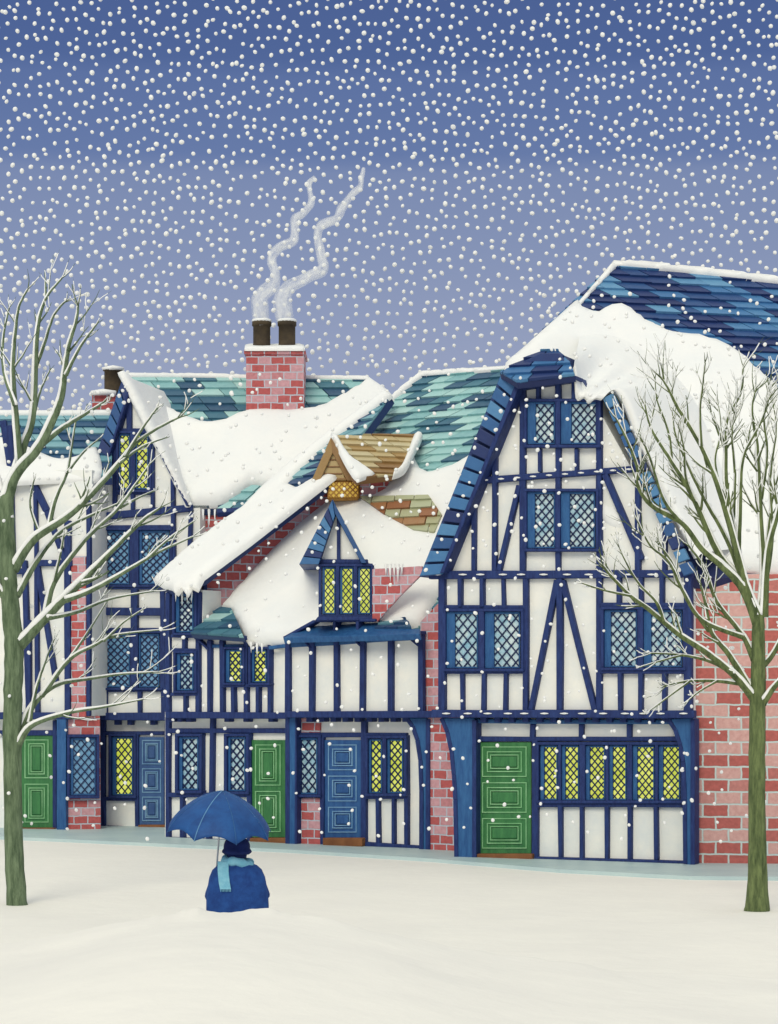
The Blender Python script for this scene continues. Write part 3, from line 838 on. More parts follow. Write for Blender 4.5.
# small slated eave
eC = Plane(FC.at(195, 636, .35), FC.at(244, 637, .35), FC.at(222, 609, -.35))
mb = MB(); tiles(mb, eC, [(191, 634), (244, 638), (240, 627), (232, 610), (221, 608)], .26, .4, .5, .1); mb.build('eave_slate', M['teal'], hC)
T = Timbers(FC, .16); T.add(194, 637, 245, 638, 4.5); T.build('eave_beam', hC)
T = Timbers(FC)
T.add(167, 592, 167, 714, 4); T.add(197, 592, 197, 714, 4); T.add(208.5, 640, 208.5, 714, 4); T.vs([221, 245, 269], 640, 714, 4)
T.hs(170, 197, [636, 650, 694.5], 3.5); T.vs([183], 637, 650, 3); T.vs([184], 695, 713, 3); T.hs(221, 270, [685.5], 3.5); T.vs([232, 257], 686, 713, 3.2)
T.add(198, 640, 208, 650, 2.2)
T.build('timber_frame', hC)
T = Timbers(FC, .05); T.add(208, 646, 245, 646, 4); T.build('eave_shade_strip', hC, 'trim')  # same mid-blue strip, painted shade below this eave
T = Timbers(FC, .13); T.add(165, 715, 288, 716, 6.5); T.build('jetty_beam', hC)
for x in (168, 177, 186, 224, 243, 268): mb = MB(); mb.rect(GC, x, 718, x + 5, 722, .05, .22); mb.build('joist_end', M['timber'], hC, 0.012)
window(hC, FC, 173, 592, 195, 634, [(174.5, 193.5)], cas=.22, cw=4.6, ch=5.5, fw=2.4)
window(hC, FC, 174, 652, 195, 692, [(175.5, 193.5)], cas=.22, cw=4.6, ch=5.5, fw=2.4)
window(hC, FC, 223, 648, 243, 684, [(224.5, 241.5)], 'lit', 'small window glowing yellow', cas=.25, cw=4.6, ch=5.5, fw=2.4)
window(hC, FC, 249, 648, 268, 684, [(250.5, 266.5)], 'lit', 'small window glowing yellow', cas=.2, cw=4.6, ch=5.5, fw=2.4)
window(hC, GC, 176, 735, 200, 792, [(178, 198.5)], cas=.18, cw=5.6, ch=6.8)
window(hC, GC, 225, 735, 247, 793, [(226.5, 245.5)], cas=.18, cw=5.6, ch=6.8)
door(hC, GC, 250.5, 740, 285, 837.5, 'greendoor', 'greenhighlight', 2, 'two-panelled green door', (838, 845))
T = Timbers(GC)
T.add(167, 717, 167, 841, 4); T.add(211.5, 718, 210.5, 794, 4); T.hs(167, 288, [731], 5); T.hs(167, 249, [795], 4.5); T.add(248.5, 733, 248.5, 844, 4)
T.vs([181, 207, 232], 796, 841, 3.6); T.add(166, 839.5, 250, 843, 5)
T.build('timber_frame', hC)

# ------------------------------------------------------------------ HOUSE: narrow gabled house with big chimney
hD = thing('timber_house', P(134, 829, base_Y(829)), 'narrow gabled half-timbered house with blue door, below the big smoking brick chimney', 'house')
GD = facade(103, 828.5, 167, 829.5)
FD = facade(103, 828.5, 167, 829.5, 0.25)
body(hD, GD, [(100, 712), (172, 712), (172, 834), (100, 834)], 3.0)
body(hD, FD, [(97, 716), (88, 514), (124, 388), (130, 386), (186, 508), (200, 508), (200, 716)], 2.2)
YE = 45.4
RD = Plane(P(184, 508, YE), P(265, 508, YE), P(250, 379, 48.6))
mb = MB(); tiles(mb, RD, [(126, 378), (370, 381), (470, 470), (470, 508), (188, 508)], .27, .58, -0.5, .2)
rD = mb.build('roof', M['teal'], hD)
snow_patch('roof_snow', RD, [(129, 378), (140, 388), (150, 398), (170, 411), (181, 418), (190, 422), (204, 427), (214, 427), (226, 424), (236, 419), (246, 415), (262, 414), (290, 415), (304, 413), (318, 411), (338, 401), (356, 391), (368, 380.5), (375, 385), (392, 398), (440, 440), (440, 500), (300, 500), (265, 489), (256, 487), (246, 492), (232, 504), (218, 508), (190, 508), (160, 470), (140, 430)], 0.2, rD, .05, .14, .3, smooth=False)
snow_patch('ridge_snow', RD, [(124, 375), (180, 376), (250, 377), (368, 378.5), (372, 382), (250, 380), (180, 379), (128, 379)], 0.06, rD, .04, .08, .1, smooth=False)
brick(hD, Plane(P(195, 520, YE + .2), P(240, 520, YE + .2), P(195, 480, YE + .2)), [(190, 508), (262, 506), (262, 560), (190, 560)], -1.0, 0, 'brick_wall', 'bricksmall')
eD = Plane(P(218, 511, YE - .3), P(262, 511, YE - .3), P(252, 487, YE + .35))
mb = MB(); tiles(mb, eD, [(217, 511), (242, 511), (268, 488), (252, 486)], .3, .5, .5, .1); mb.build('eave_slate', M['teal'], rD)
T = Timbers(eD, .1); T.add(217, 510.5, 243, 509, 4.5); T.build('eave_beam', hD)
icicles(hD, eD, [(203, 512, 9, 1.4), (209, 512, 13, 1.5), (215, 512, 8, 1.3)], .05)
# big chimney
YC_ = RD.at(275, 418).y - 0.15
KP = Plane(P(245, 418, YC_), P(304, 418, YC_), P(245, 350, YC_))
mb = MB(); mb.slab(KP, [(246, 350), (304, 350), (304, 425), (246, 425)], -1.1, 0.0); mb.rect(KP, 244, 349.5, 305.5, 354, -1.15, .06)
ch = mb.build('chimney', M['bricksmall'], rD, .015)
snow_patch('chimney_snow', Plane(P(245, 350, YC_ - .1), P(304, 350, YC_ - .1), P(245, 346, YC_ + 1.0)), [(244.5, 350), (305, 350), (304, 346), (245, 346)], .04, rD, .0, .1, .15, smooth=False)
for (xa, xb) in ((252.5, 271), (278, 296)):
    mb = MB(); c = (xa + xb) / 2; Yp = YC_ + .5; r = (xb - xa) / 2 * Yp / F
    z0, z1 = P(0, 349, Yp).z, P(0, 321.5, Yp).z
    X = (c - CX) / F * Yp
    mb.tube([Vector((X, Yp, z)) for z in (z0, z0 + .12, z1 - .1, z1 - .1, z1, z1, z1 - .25)], [r * 1.0, r * .93, r * .93, r * 1.05, r * 1.05, r * .78, r * .74], 16)
    mb.build('chimney_pot', M['pot'], rD, 0)
    mb = MB(); mb.tube([Vector((X - r * .3, Yp, z1 + z)) for z in (-.02, .02, .05)], [r * .98, r * .95, r * .6], 12)
    # snow lies only on the rim: a thin ring
    ring = MB()
    pts = [Vector((X + math.cos(a) * r * .93, Yp + math.sin(a) * r * .93, z1 + .012)) for a in np.linspace(0, 2 * math.pi, 25)]
    ring.tube(pts, [.035] * 25, 6, False); ring.build('pot_snow', M['snow'], rD)
# gable
mb = MB()
mb.slab(FD, [(123.5, 375), (76, 512), (90, 512), (128, 395)], -2.0, .16, .3)
band(mb, FD, [(123.5, 376), (76, 512)], [(128, 394), (90, 512)], 11, .15, .25)
gD = mb.build('gable_roof', M['blueslate'], hD, .012)
mb = MB(); mb.slab(FD, [(124, 374.5), (191, 507), (185, 508), (127, 388)], -2.4, .14, .3); mb.build('gable_slope_snow', M['snow'], gD, .06, 3)
snow_patch('gable_snow', FD, [(121, 374), (126, 372), (134, 382), (160, 432), (192, 503), (189, 506), (170, 470), (146, 426), (130, 393), (124, 381)], .1, gD, .18, .07, .14, step=3)
T = Timbers(FD, .27); T.add(128, 392, 91, 511, 2.5); T.add(128, 390, 187, 506, 2); T.build('bargeboard', hD)
T = Timbers(FD)
T.add(128.5, 396, 128.5, 430, 5); T.hs(113, 152, [430.5, 492.5], 4); T.add(114, 430, 114, 508, 4); T.add(152, 432, 152, 508, 4); T.add(132, 492, 132, 510, 4)
T.add(95, 518, 95, 714, 4.5); T.add(98, 488, 98, 514, 3.5); T.add(84, 518, 192, 507.5, 7); T.add(172, 478, 173, 590, 4); T.add(190, 512, 189, 552, 4)
T.add(89, 516, 91, 714, 5); T.add(99, 518, 100, 714, 4); T.hs(100, 173, [527, 587.5], 4); T.add(133.5, 525, 134, 690, 7)
T.hs(99, 162, [611.5], 8); T.add(162, 588, 163, 714, 4.5); T.hs(100, 163, [630, 690], 4); T.add(105, 690, 105, 714, 4); T.add(139, 690, 139, 714, 4)
T.build('timber_frame', hD)
T = Timbers(FD, .15); T.add(93, 716.5, 168, 716.5, 8); T.build('jetty_beam', hD)
for x in (114, 127, 150): mb = MB(); mb.rect(GD, x, 720, x + 5, 725, .05, .24); mb.build('joist_end', M['timber'], hD, 0.012)
window(hD, FD, 117, 432, 150, 491, [(118.5, 130), (135, 148.5)], 'lit', 'two-light gable window glowing yellow', cas=.12, cw=5, ch=6, fw=2.6)
window(hD, FD, 101.5, 529, 171, 586, [(103, 129.5), (138.5, 169.5)], 'glassdark', cas=.1, cw=5.4, ch=5.4, fw=2.4)
window(hD, FD, 102, 632, 161, 689, [(103.5, 130), (138, 159.5)], 'glassdark', cas=.1, cw=5.4, ch=5.4, fw=2.4)
window(hD, GD, 109.5, 735, 134.5, 797, [(112, 133)], 'lit', 'single-light window glowing yellow', cas=.18, cw=5.2, ch=6.4, fw=2.8)
door(hD, GD, 139, 737, 164, 825, 'slateblue_door', 'bluehighlight', 3, 'narrow grey-blue panelled door', (825, 830), margin=3)
T = Timbers(GD)
T.add(102.5, 720, 102.5, 829, 5); T.hs(104, 168, [733], 4); T.add(136.5, 733, 136.5, 829, 4); T.hs(104, 136, [799], 4); T.add(100, 828, 139, 829, 4.5); T.add(166, 720, 166, 830, 4)
T.build('timber_frame', hD)

# ------------------------------------------------------------------ HOUSE: far left
hE = thing('timber_house', P(45, 831, base_Y(831)), 'house at the left edge behind the snowy tree, with green door and brick corner', 'house')
GE = facade(-40, 830, 66, 831.5)
FE = facade(-40, 830, 66, 831.5, .2)
BE = facade(60, 832, 104, 831.5, .1)
body(hE, GE, [(-60, 712), (70, 712), (70, 836), (-60, 836)], 3.0)
body(hE, FE, [(-60, 470), (92, 470), (92, 716), (-60, 716)], 2.4)
RE = Plane(P(-40, 476, 45.0), P(90, 476, 45.0), P(40, 416, 46.6))
mb = MB(); tiles(mb, RE, [(-60, 417), (112, 417), (112, 478), (-60, 478)], .25, .5, -.5, .18); rE = mb.build('roof', M['tealblue'], hE)
snow_patch('roof_snow', RE, [(24, 448), (40, 455), (60, 462), (80, 458), (96, 450), (100, 480), (60, 483), (-60, 483), (-60, 440), (0, 440)], .07, rE, .05, .1, .25)
snow_patch('ridge_snow', RE, [(-60, 413.5), (112, 413.5), (112, 417), (-60, 417)], .06, rE, .04, .08, .08, smooth=False)
cp = Plane(P(94, 410, 47.2), P(113, 410, 47.2), P(94, 380, 47.2))
mb = MB(); mb.slab(cp, [(92, 394), (115, 394), (115, 430), (92, 430)], -.6, 0); ce = mb.build('chimney', M['bricksmall'], rE, .015)
ring = MB(); ring.tube([P(91, 393, 47.1), P(103, 392, 47.1), P(116, 393, 47.1)], [.05, .07, .05], 8); ring.build('chimney_snow', M['snow'], rE)
mb = MB(); mb.tube([P(113, y, 47.4) for y in (394, 390, 371, 371, 369, 369)], [.2, .19, .19, .22, .22, .15], 14); mb.build('chimney_pot', M['pot'], rE)
ring = MB(); ring.tube([P(102.5, 368.5, 47.3), P(113, 367.5, 47.15), P(123.5, 368.5, 47.3)], [.03, .05, .03], 8); ring.build('pot_snow', M['snow'], rE)
T = Timbers(FE)
T.add(9, 425, 12, 568, 6); T.add(2, 420, 10, 470, 6); T.add(27, 472, 46, 511, 7); T.add(35, 492, 37, 716, 4); T.add(36, 563, 56, 685, 5); T.add(67, 520, 67, 716, 6)
T.hs(36, 72, [563], 6); T.add(24, 560, 28, 716, 5); T.add(46, 511, 64, 560, 5); T.add(28, 620, 28, 716, 5); T.add(88, 500, 88, 716, 4); T.hs(-60, 30, [571], 6)
T.build('timber_frame', hE)
T = Timbers(FE, .15); T.add(-60, 716, 70, 716, 7); T.build('jetty_beam', hE)
brick(hE, FE, [(71, 556), (86, 556), (86, 717), (71, 717)], -.05, .06, 'brick_panel', 'bricksmall')
brick(hE, BE, [(63, 716), (100, 716), (101, 836), (63, 836)], -1.0, 0.0, 'brick_wall', 'bricksmall')
window(hE, BE, 68.5, 736, 98, 797, [(70, 96)], 'glassdark', 'dark blue latticed corner window', cas=.12, cw=6, ch=7)
door(hE, GE, 20, 735, 53, 828, 'greendoor', 'greenhighlight', 2, 'two-panelled green door behind the tree', (828, 832))
T = Timbers(GE); T.hs(-60, 58, [733], 5); T.add(18, 733, 18, 830, 4); T.add(54.5, 720, 54.5, 832, 4); T.build('timber_frame', hE)
mb = MB(); mb.rect(GE, 56.5, 718, 66, 834, -.1, .34); op = mb.build('corner_post', M['trim'], hE, .015)

# ------------------------------------------------------------------ smoke
sm_m = bpy.data.materials.new('smoke'); sm_m.use_nodes = True
t = sm_m.node_tree; t.nodes.clear()
so = t.nodes.new('ShaderNodeOutputMaterial')
df = t.nodes.new('ShaderNodeBsdfDiffuse'); df.inputs['Color'].default_value = (0.88, 0.90, 0.92, 1)
tl = t.nodes.new('ShaderNodeBsdfTranslucent'); tl.inputs['Color'].default_value = (0.88, 0.90, 0.92, 1)
m1 = t.nodes.new('ShaderNodeMixShader'); m1.inputs[0].default_value = 0.35
tp_ = t.nodes.new('ShaderNodeBsdfTransparent')
m2 = t.nodes.new('ShaderNodeMixShader')
lw = t.nodes.new('ShaderNodeLayerWeight'); lw.inputs['Blend'].default_value = 0.5
uvn = t.nodes.new('ShaderNodeUVMap'); mpn = t.nodes.new('ShaderNodeMapping'); mpn.inputs['Scale'].default_value = (5, 1.6, 1)
nz = t.nodes.new('ShaderNodeTexNoise'); nz.inputs['Scale'].default_value = 2.0; nz.inputs['Detail'].default_value = 4
mr = t.nodes.new('ShaderNodeMapRange'); mr.inputs['From Min'].default_value = .3; mr.inputs['From Max'].default_value = .7; mr.inputs['To Min'].default_value = .12; mr.inputs['To Max'].default_value = .85
ml = t.nodes.new('ShaderNodeMath'); ml.operation = 'MULTIPLY'
iv_ = t.nodes.new('ShaderNodeMath'); iv_.operation = 'SUBTRACT'; iv_.inputs[0].default_value = 1.0
L_ = t.links.new
L_(uvn.outputs[0], mpn.inputs[0]); L_(mpn.outputs[0], nz.inputs['Vector']); L_(nz.outputs['Fac'], mr.inputs['Value'])
L_(lw.outputs['Facing'], iv_.inputs[1]); L_(iv_.outputs[0], ml.inputs[0]); L_(mr.outputs[0], ml.inputs[1])
L_(df.outputs[0], m1.inputs[1]); L_(tl.outputs[0], m1.inputs[2])
L_(ml.outputs[0], m2.inputs[0]); L_(tp_.outputs[0], m2.inputs[1]); L_(m1.outputs[0], m2.inputs[2]); L_(m2.outputs[0], so.inputs['Surface'])
def smoke(zp, label):
    Yp = YC_ + .5
    path = smooth_path([(180 + x / 3.536, 160 + y / 3.536, r) for x, y, r in zp], 6)
    mb = MB(); pts = [P(x, y, Yp + (zp[0][1] / 3.536 + 160 - y) * .004) for x, y, r in path]
    pts = [p + Vector((.05 * noise.noise(p * 2.1), 0, .05 * noise.noise(p * 2.1 + Vector((9, 0, 0))))) for p in pts]
    i0 = len(mb.v)
    mb.tube(pts, [max(.02, r * Yp / F) for x, y, r in path], 18)
    for k in range(i0, len(mb.v)):
        v = mb.v[k]; mb.v[k] = v + Vector((noise.noise(v * 3.3), noise.noise(v * 3.3 + Vector((5, 5, 5))), noise.noise(v * 3.3 + Vector((2, 8, 1))))) * .045
    o = mb.build('smoke_plume', sm_m, None); o['label'] = label; o['category'] = 'smoke'; o['group'] = 'smoke from the chimney pots'
smoke([(292, 590, 8), (290, 545, 9), (283, 490, 9), (318, 455, 7.5), (338, 410, 5.5), (322, 350, 5), (350, 315, 5), (400, 288, 5), (408, 235, 4.5), (405, 200, 4), (440, 182, 4), (458, 150, 3.6), (458, 90, 3), (476, 62, 2)],
      'wavy white smoke plume rising from the left-hand chimney pot')
smoke([(375, 590, 8), (370, 540, 9), (362, 490, 9), (385, 445, 7.5), (450, 420, 6), (500, 388, 5.5), (505, 345, 5.2), (488, 290, 5), (492, 235, 5), (560, 212, 4.5), (574, 165, 4.2), (600, 135, 4), (636, 100, 3.4), (642, 60, 2.8), (648, 28, 1.8)],
      'taller wavy white smoke plume rising from the right-hand chimney pot')

# ------------------------------------------------------------------ trees
def tree(name, base, Yt, trunk, branches, label, mat, seed, twig_n, snow_side, fat=1.0):
    R = random.Random(seed)
    root = thing(name, P(base[0], base[1], Yt), label, 'tree')
    tr, br, sn = MB(), MB(), MB()
    k = Yt / F
    tp = [P(x, y, Yt) for x, y, r in smooth_path(trunk, 5)]; trr = [r * k for x, y, r in smooth_path(trunk, 5)]
    tp = [p + Vector((R.uniform(-.006, .006), R.uniform(-.01, .01), 0)) for p in tp]
    tr.tube(tp, trr, 14)
    def snow(pts, rad):
        q = []
        for i, (p, r) in enumerate(zip(pts, rad)):
            d = pts[min(i + 1, len(pts) - 1)] - pts[max(i - 1, 0)]
            n_ = Vector((-d.z, 0, d.x)).normalized()
            if n_.z < -.12 or (abs(n_.z) <= .12 and n_.x * snow_side > 0): n_ = -n_
            q.append(p + n_ * (r * .72) + Vector((0, -r * (.38 + .25 * (fat - 1)), 0)))
        rr = [max(.0075, r * .58 * fat) * (0.75 + .5 * abs(noise.noise(p * 2.3))) for p, r in zip(pts, rad)]
        sn.tube(q, rr, 6)
    def twig(p, d, L, r, depth):
        n = 5; pts = [p]; dd = d.copy()
        for i in range(n):
            dd = (dd + Vector((R.uniform(-.16, .16), R.uniform(-.12, .12), R.uniform(.0, .16)))).normalized()
            pts.append(pts[-1] + dd * (L / n))
        rad = [r * (1 - .75 * i / n) for i in range(n + 1)]
        br.tube(pts, rad, 6)
        if R.random() < .75: snow(pts[:-1], [q * 1.0 for q in rad[:-1]])
        if depth > 0:
            for i in range(R.choice([2, 3])):
                j = R.randint(1, n - 1)
                s = R.choice([-1, 1]) * R.uniform(.35, .7)
                e = Vector((dd.x * math.cos(s) - dd.z * math.sin(s), dd.y + R.uniform(-.4, .4), dd.x * math.sin(s) + dd.z * math.cos(s))).normalized()
                twig(pts[j], e, L * R.uniform(.45, .65), rad[j] * .7, depth - 1)
    for pts, r0, r1, dy0, dy1 in branches:
        sp = smooth_path([(x, y) for x, y in pts], 6)
        n = len(sp)
        q = [P(x, y, Yt + dy0 + (dy1 - dy0) * (i / (n - 1)) ** 1.2) for i, (x, y) in enumerate(sp)]
        q = [p + Vector((0, R.uniform(-.015, .015), 0)) for p in q]
        rad = [(r0 + (r1 - r0) * (i / (n - 1)) ** .75) * k for i in range(n)]
        br.tube(q, rad, 9)
        snow(q, rad)
        L = sum((q[i + 1] - q[i]).length for i in range(n - 1))
        for t_ in range(max(1, int(twig_n * L))):
            i = int(n * R.uniform(.35, .97)); i = min(max(i, 1), n - 2)
            d = (q[i + 1] - q[i - 1]).normalized()
            s = R.choice([-1, 1]) * R.uniform(.3, .65)
            e = Vector((d.x * math.cos(s) - d.z * math.sin(s), d.y + R.uniform(-.5, .5), d.x * math.sin(s) + d.z * math.cos(s))).normalized()
            twig(q[i], e, min(.55, L * .24) * R.uniform(.6, 1.1), max(.009, rad[i] * .55), 1)
        d = (q[-1] - q[-3]).normalized()
        for s in (-.3, .3):
            e = Vector((d.x * math.cos(s) - d.z * math.sin(s), d.y, d.x * math.sin(s) + d.z * math.cos(s)))
            twig(q[-1], e, min(.32, L * .14), max(.008, rad[-1] * .8), 0)
    tr.build('trunk', M[mat], root); br.build('crown', M[mat], root); sn.build('branch_snow', M['snow'], root)
def D(s): return s
YR = base_Y(912); YL = base_Y(905)
RT = [
 ([(756, 702), (735, 676), (707, 653), (677, 633), (651, 611), (631, 596), (612, 577), (603, 566)], 4.6, 1.2, 0, -.9),
 ([(631, 596), (612, 592), (600, 589), (582, 583)], 1.4, .7, -.75, -.9),
 ([(664, 622), (657, 603), (640, 585), (628, 566), (618, 545)], 1.8, .7, -.55, -1.1),
 ([(755, 697), (730, 656), (712, 633), (705, 602), (700, 582)], 4.2, 1.0, 0, .7),
 ([(709, 631), (687, 600), (674, 566), (659, 544)], 2.2, .9, .4, 1.1),
 ([(754, 660), (743, 636), (717, 602), (705, 569), (689, 546)], 3.6, 1.0, 0, 1.2),
 ([(743, 637), (702, 620), (682, 589), (669, 562), (650, 545), (638, 522)], 2.8, .8, .1, -.8),
 ([(757, 624), (743, 589), (722, 566), (702, 549), (682, 523), (651, 505), (638, 485), (637, 466), (627, 440), (616, 418)], 5.0, .9, 0, -1.0),
 ([(682, 523), (664, 500), (650, 458), (642, 440)], 2.2, .8, -.4, -1.3),
 ([(757, 615), (738, 579), (717, 551), (692, 495), (672, 462), (652, 430), (645, 405)], 5.2, .9, 0, .9),
 ([(672, 462), (668, 430), (657, 400), (655, 379)], 1.8, .6, .6, 1.0),
 ([(758, 617), (746, 587), (738, 556), (720, 492), (701, 446), (678, 408), (668, 388), (660, 376)], 5.0, .8, 0, -.6),
 ([(701, 446), (700, 410), (703, 382), (705, 362)], 1.9, .6, -.35, -.9),
 ([(738, 554), (727, 495), (725.5, 450), (727, 420), (741, 392), (743, 366)], 3.6, .8, 0, .7),
 ([(725.5, 450), (712, 415), (708, 395)], 1.6, .6, .3, .9),
 ([(738, 556), (740, 505), (743, 458), (760, 424), (770, 396)], 3.2, .7, 0, -.9),
 ([(759, 617), (763, 574), (760, 505), (757, 446), (752, 410), (756, 388)], 4.2, .8, 0, .5),
 ([(764, 617), (768, 551), (778, 510), (784, 460), (795, 420)], 4.6, .9, 0, -.5),
 ([(764, 590), (772, 540), (770, 480), (776, 430), (772, 400)], 2.6, .7, 0, .9),
 ([(760, 668), (772, 655), (790, 620), (806, 580), (812, 540)], 4.0, .8, 0, .5),
 ([(762, 704), (778, 682), (806, 655), (836, 630)], 4.4, .9, 0, -.7),
 ([(762, 600), (767, 540), (772, 500), (781, 465), (788, 430)], 2.4, .7, 0, .8),
 ([(745, 587), (727, 540), (706, 502), (690, 470), (676, 436), (672, 412)], 2.8, .7, 0, 1.2),
 ([(760, 510), (767, 455), (764, 415), (769, 386)], 2.0, .6, .3, -.4),
 ([(721, 494), (715, 460), (721, 430), (717, 398)], 1.8, .6, -.2, .5),
 ([(733, 530), (735, 475), (732, 432), (737, 400)], 2.0, .6, .2, -.6),
 ([(697, 507), (686, 478), (684, 448), (678, 425)], 1.8, .6, .4, -.5),
 ([(743, 684), (717, 681), (689, 681), (664, 686)], 2.6, .8, 0, -.8),
 ([(717, 681), (700, 691), (685, 703)], 1.4, .6, -.4, -.8),
 ([(690, 681), (668, 697), (648, 712)], 1.3, .6, -.6, -1.0),
 ([(733, 674), (712, 662), (682, 655), (648, 653)], 2.6, .8, -.2, .8),
 ([(682, 655), (660, 661), (640, 667)], 1.3, .6, .4, .8),
]
tree('bare_tree', (757, 912), YR, [(757, 917, 14), (757, 908, 12.5), (757.5, 880, 10), (757, 820, 8.6), (757, 740, 8.2), (758, 690, 7.8), (758, 650, 6.8), (758.5, 614, 6.2)], RT,
     'bare green-barked tree at right in front of the brick wall', 'bark', 3, 3.4, .8)
LT = [
 ([(7, 500), (16, 474), (38, 448), (54, 417), (62, 394), (65, 370), (69, 345), (76, 322), (78, 306)], 6.5, 1.1, 0, -.8),
 ([(66, 375), (80, 347), (97, 324)], 2.2, .8, -.5, -.9),
 ([(15, 476), (23, 448), (33, 415), (36, 350), (39, 320), (47, 297), (62, 278)], 5.0, .9, 0, .7),
 ([(46, 298), (45, 273)], 1.4, .7, .6, .8),
 ([(36, 367), (45, 342), (54, 315), (66, 301)], 2.2, .8, .4, -.4),
 ([(20, 462), (15, 405), (13, 370), (15, 335), (19, 307), (28, 289)], 3.8, .8, 0, -.7),
 ([(15, 405), (4, 372), (3, 340), (9, 308)], 2.6, .8, -.3, .8),
 ([(34, 415), (40, 392), (50, 370)], 1.8, .7, .3, 1.0),
 ([(39, 447), (60, 430), (82, 416), (103, 403)], 3.6, 1.2, 0, .9),
 ([(14, 570), (33, 540), (64, 519), (87, 499), (116, 467), (134, 445), (158, 428), (180, 417)], 5.4, .9, 0, -1.1),
 ([(126, 456), (140, 432), (157, 408)], 2.0, .8, -.7, -1.2),
 ([(120, 463), (142, 447), (165, 438)], 1.8, .7, -.7, -.2),
 ([(49, 528), (56, 498), (67, 473), (72, 445), (76, 420)], 2.6, .7, -.2, .8),
 ([(67, 473), (84, 452), (100, 438)], 1.6, .6, .2, .9),
 ([(40, 535), (30, 505), (34, 480)], 1.8, .7, -.1, -.6),
 ([(17, 596), (39, 558), (62, 531), (92, 515), (120, 503)], 3.6, .8, 0, .8),
 ([(20, 645), (49, 614), (80, 583), (108, 555), (141, 522), (160, 508)], 6.4, .9, 0, -.9),
 ([(45, 622), (54, 583), (85, 540), (116, 511), (136, 484), (150, 464)], 3.6, .8, 0, .7),
 ([(120, 508), (138, 498), (156, 490)], 1.6, .6, .4, .9),
 ([(54, 583), (60, 556), (64, 535)], 1.8, .7, .1, -.7),
 ([(66, 600), (92, 590), (128, 570), (159, 552), (192, 537)], 3.4, .8, -.3, -1.2),
 ([(148, 558), (170, 538), (193, 522)], 1.6, .7, -.9, -1.3),
 ([(48, 618), (77, 612), (110, 599), (154, 591)], 2.8, .7, -.2, .6),
 ([(17, 748), (31, 726), (67, 713), (103, 707), (144, 699)], 4.2, .7, 0, -.8),
 ([(18, 744), (27, 716), (40, 697), (59, 684), (87, 679), (122, 674), (159, 672)], 4.4, .8, 0, .8),
 ([(42, 696), (69, 660), (95, 645), (116, 635), (159, 630)], 2.8, .7, .2, -.6),
 ([(69, 660), (88, 632), (104, 606)], 1.8, .6, 0, .8),
 ([(30, 722), (36, 690), (46, 660), (54, 640)], 2.2, .7, 0, .6),
 ([(104, 641), (124, 622), (142, 610)], 1.4, .6, -.3, -.8),
 ([(8, 520), (-6, 470), (-20, 400), (-24, 330)], 5.5, 1.0, 0, .4),
 ([(6, 600), (-20, 560), (-50, 530)], 4.0, 1.0, 0, -.5),
]
tree('bare_tree', (17, 905), YL, [(18, 911, 12), (17, 903, 10.5), (15, 870, 9.8), (13, 800, 9.2), (12, 740, 9.4), (13, 690, 9.6), (14, 645, 9.8), (10, 600, 9), (7, 545, 8.5), (6, 505, 8), (7, 492, 6.5)], LT,
     'snow-lined bare tree cut by the left edge, before the left-hand house', 'bark2', 11, 1.5, .8, 1.3)

# ------------------------------------------------------------------ person with umbrella
PY = 21.4
PX = (237 - CX) / F * PY
per = thing('person', (PX, PY, 0), 'person seen from behind in navy coat, dark hat and pale blue scarf under an umbrella', 'person')
def skin_mesh(name, verts, edges, radii, mat, parent, sub=2, root=0):
    me = bpy.data.meshes.new(name); me.from_pydata(verts, edges, [])
    o = bpy.data.objects.new(name, me); COL.objects.link(o)
    o.modifiers.new('skin', 'SKIN').use_smooth_shade = True
    for i, r in enumerate(radii):
        v = me.skin_vertices[0].data[i]
        v.radius = (r, r) if not isinstance(r, tuple) else r
        v.use_root = (i == root)
    s = o.modifiers.new('sub', 'SUBSURF'); s.levels = sub; s.render_levels = sub
    dg = bpy.context.evaluated_depsgraph_get(); dg.update()
    m2 = bpy.data.meshes.new_from_object(o.evaluated_get(dg))
    m2.polygons.foreach_set('use_smooth', [True] * len(m2.polygons))
    o.modifiers.clear(); o.data = m2; m2.name = name
    m2.materials.clear(); m2.materials.append(mat); o.parent = parent
    return o
# joints, local to the person (x right, y away from the camera, z up)
V = [(0, 0, .74), (0, 0, .92), (0, .02, 1.14), (0, .03, 1.25), (0, .05, 1.34), (0, .055, 1.43),
     (-.16, .02, 1.17), (-.21, .05, .95), (-.16, .26, 1.02), (-.155, .30, 1.045),
     (.16, .02, 1.17), (.22, .05, .95), (.18, .24, .90), (.17, .28, .90),
     (-.085, 0, .70), (-.09, .05, .40), (-.10, -.02, .08), (-.10, .12, .045),
     (.085, 0, .70), (.09, -.02, .40), (.10, -.10, .08), (.10, .04, .045)]
E = [(0, 1), (1, 2), (2, 3), (3, 4), (4, 5), (2, 6), (6, 7), (7, 8), (8, 9), (2, 10), (10, 11), (11, 12), (12, 13), (0, 14), (14, 15), (15, 16), (16, 17), (0, 18), (18, 19), (19, 20), (20, 21)]
rd = [.13, .12, .13, .055, .075, .085, .06, .05, .037, .034, .06, .05, .037, .034, .085, .058, .042, .04, .085, .058, .042, .04]
skin_mesh('body', V, E, rd, M['skin'], per)
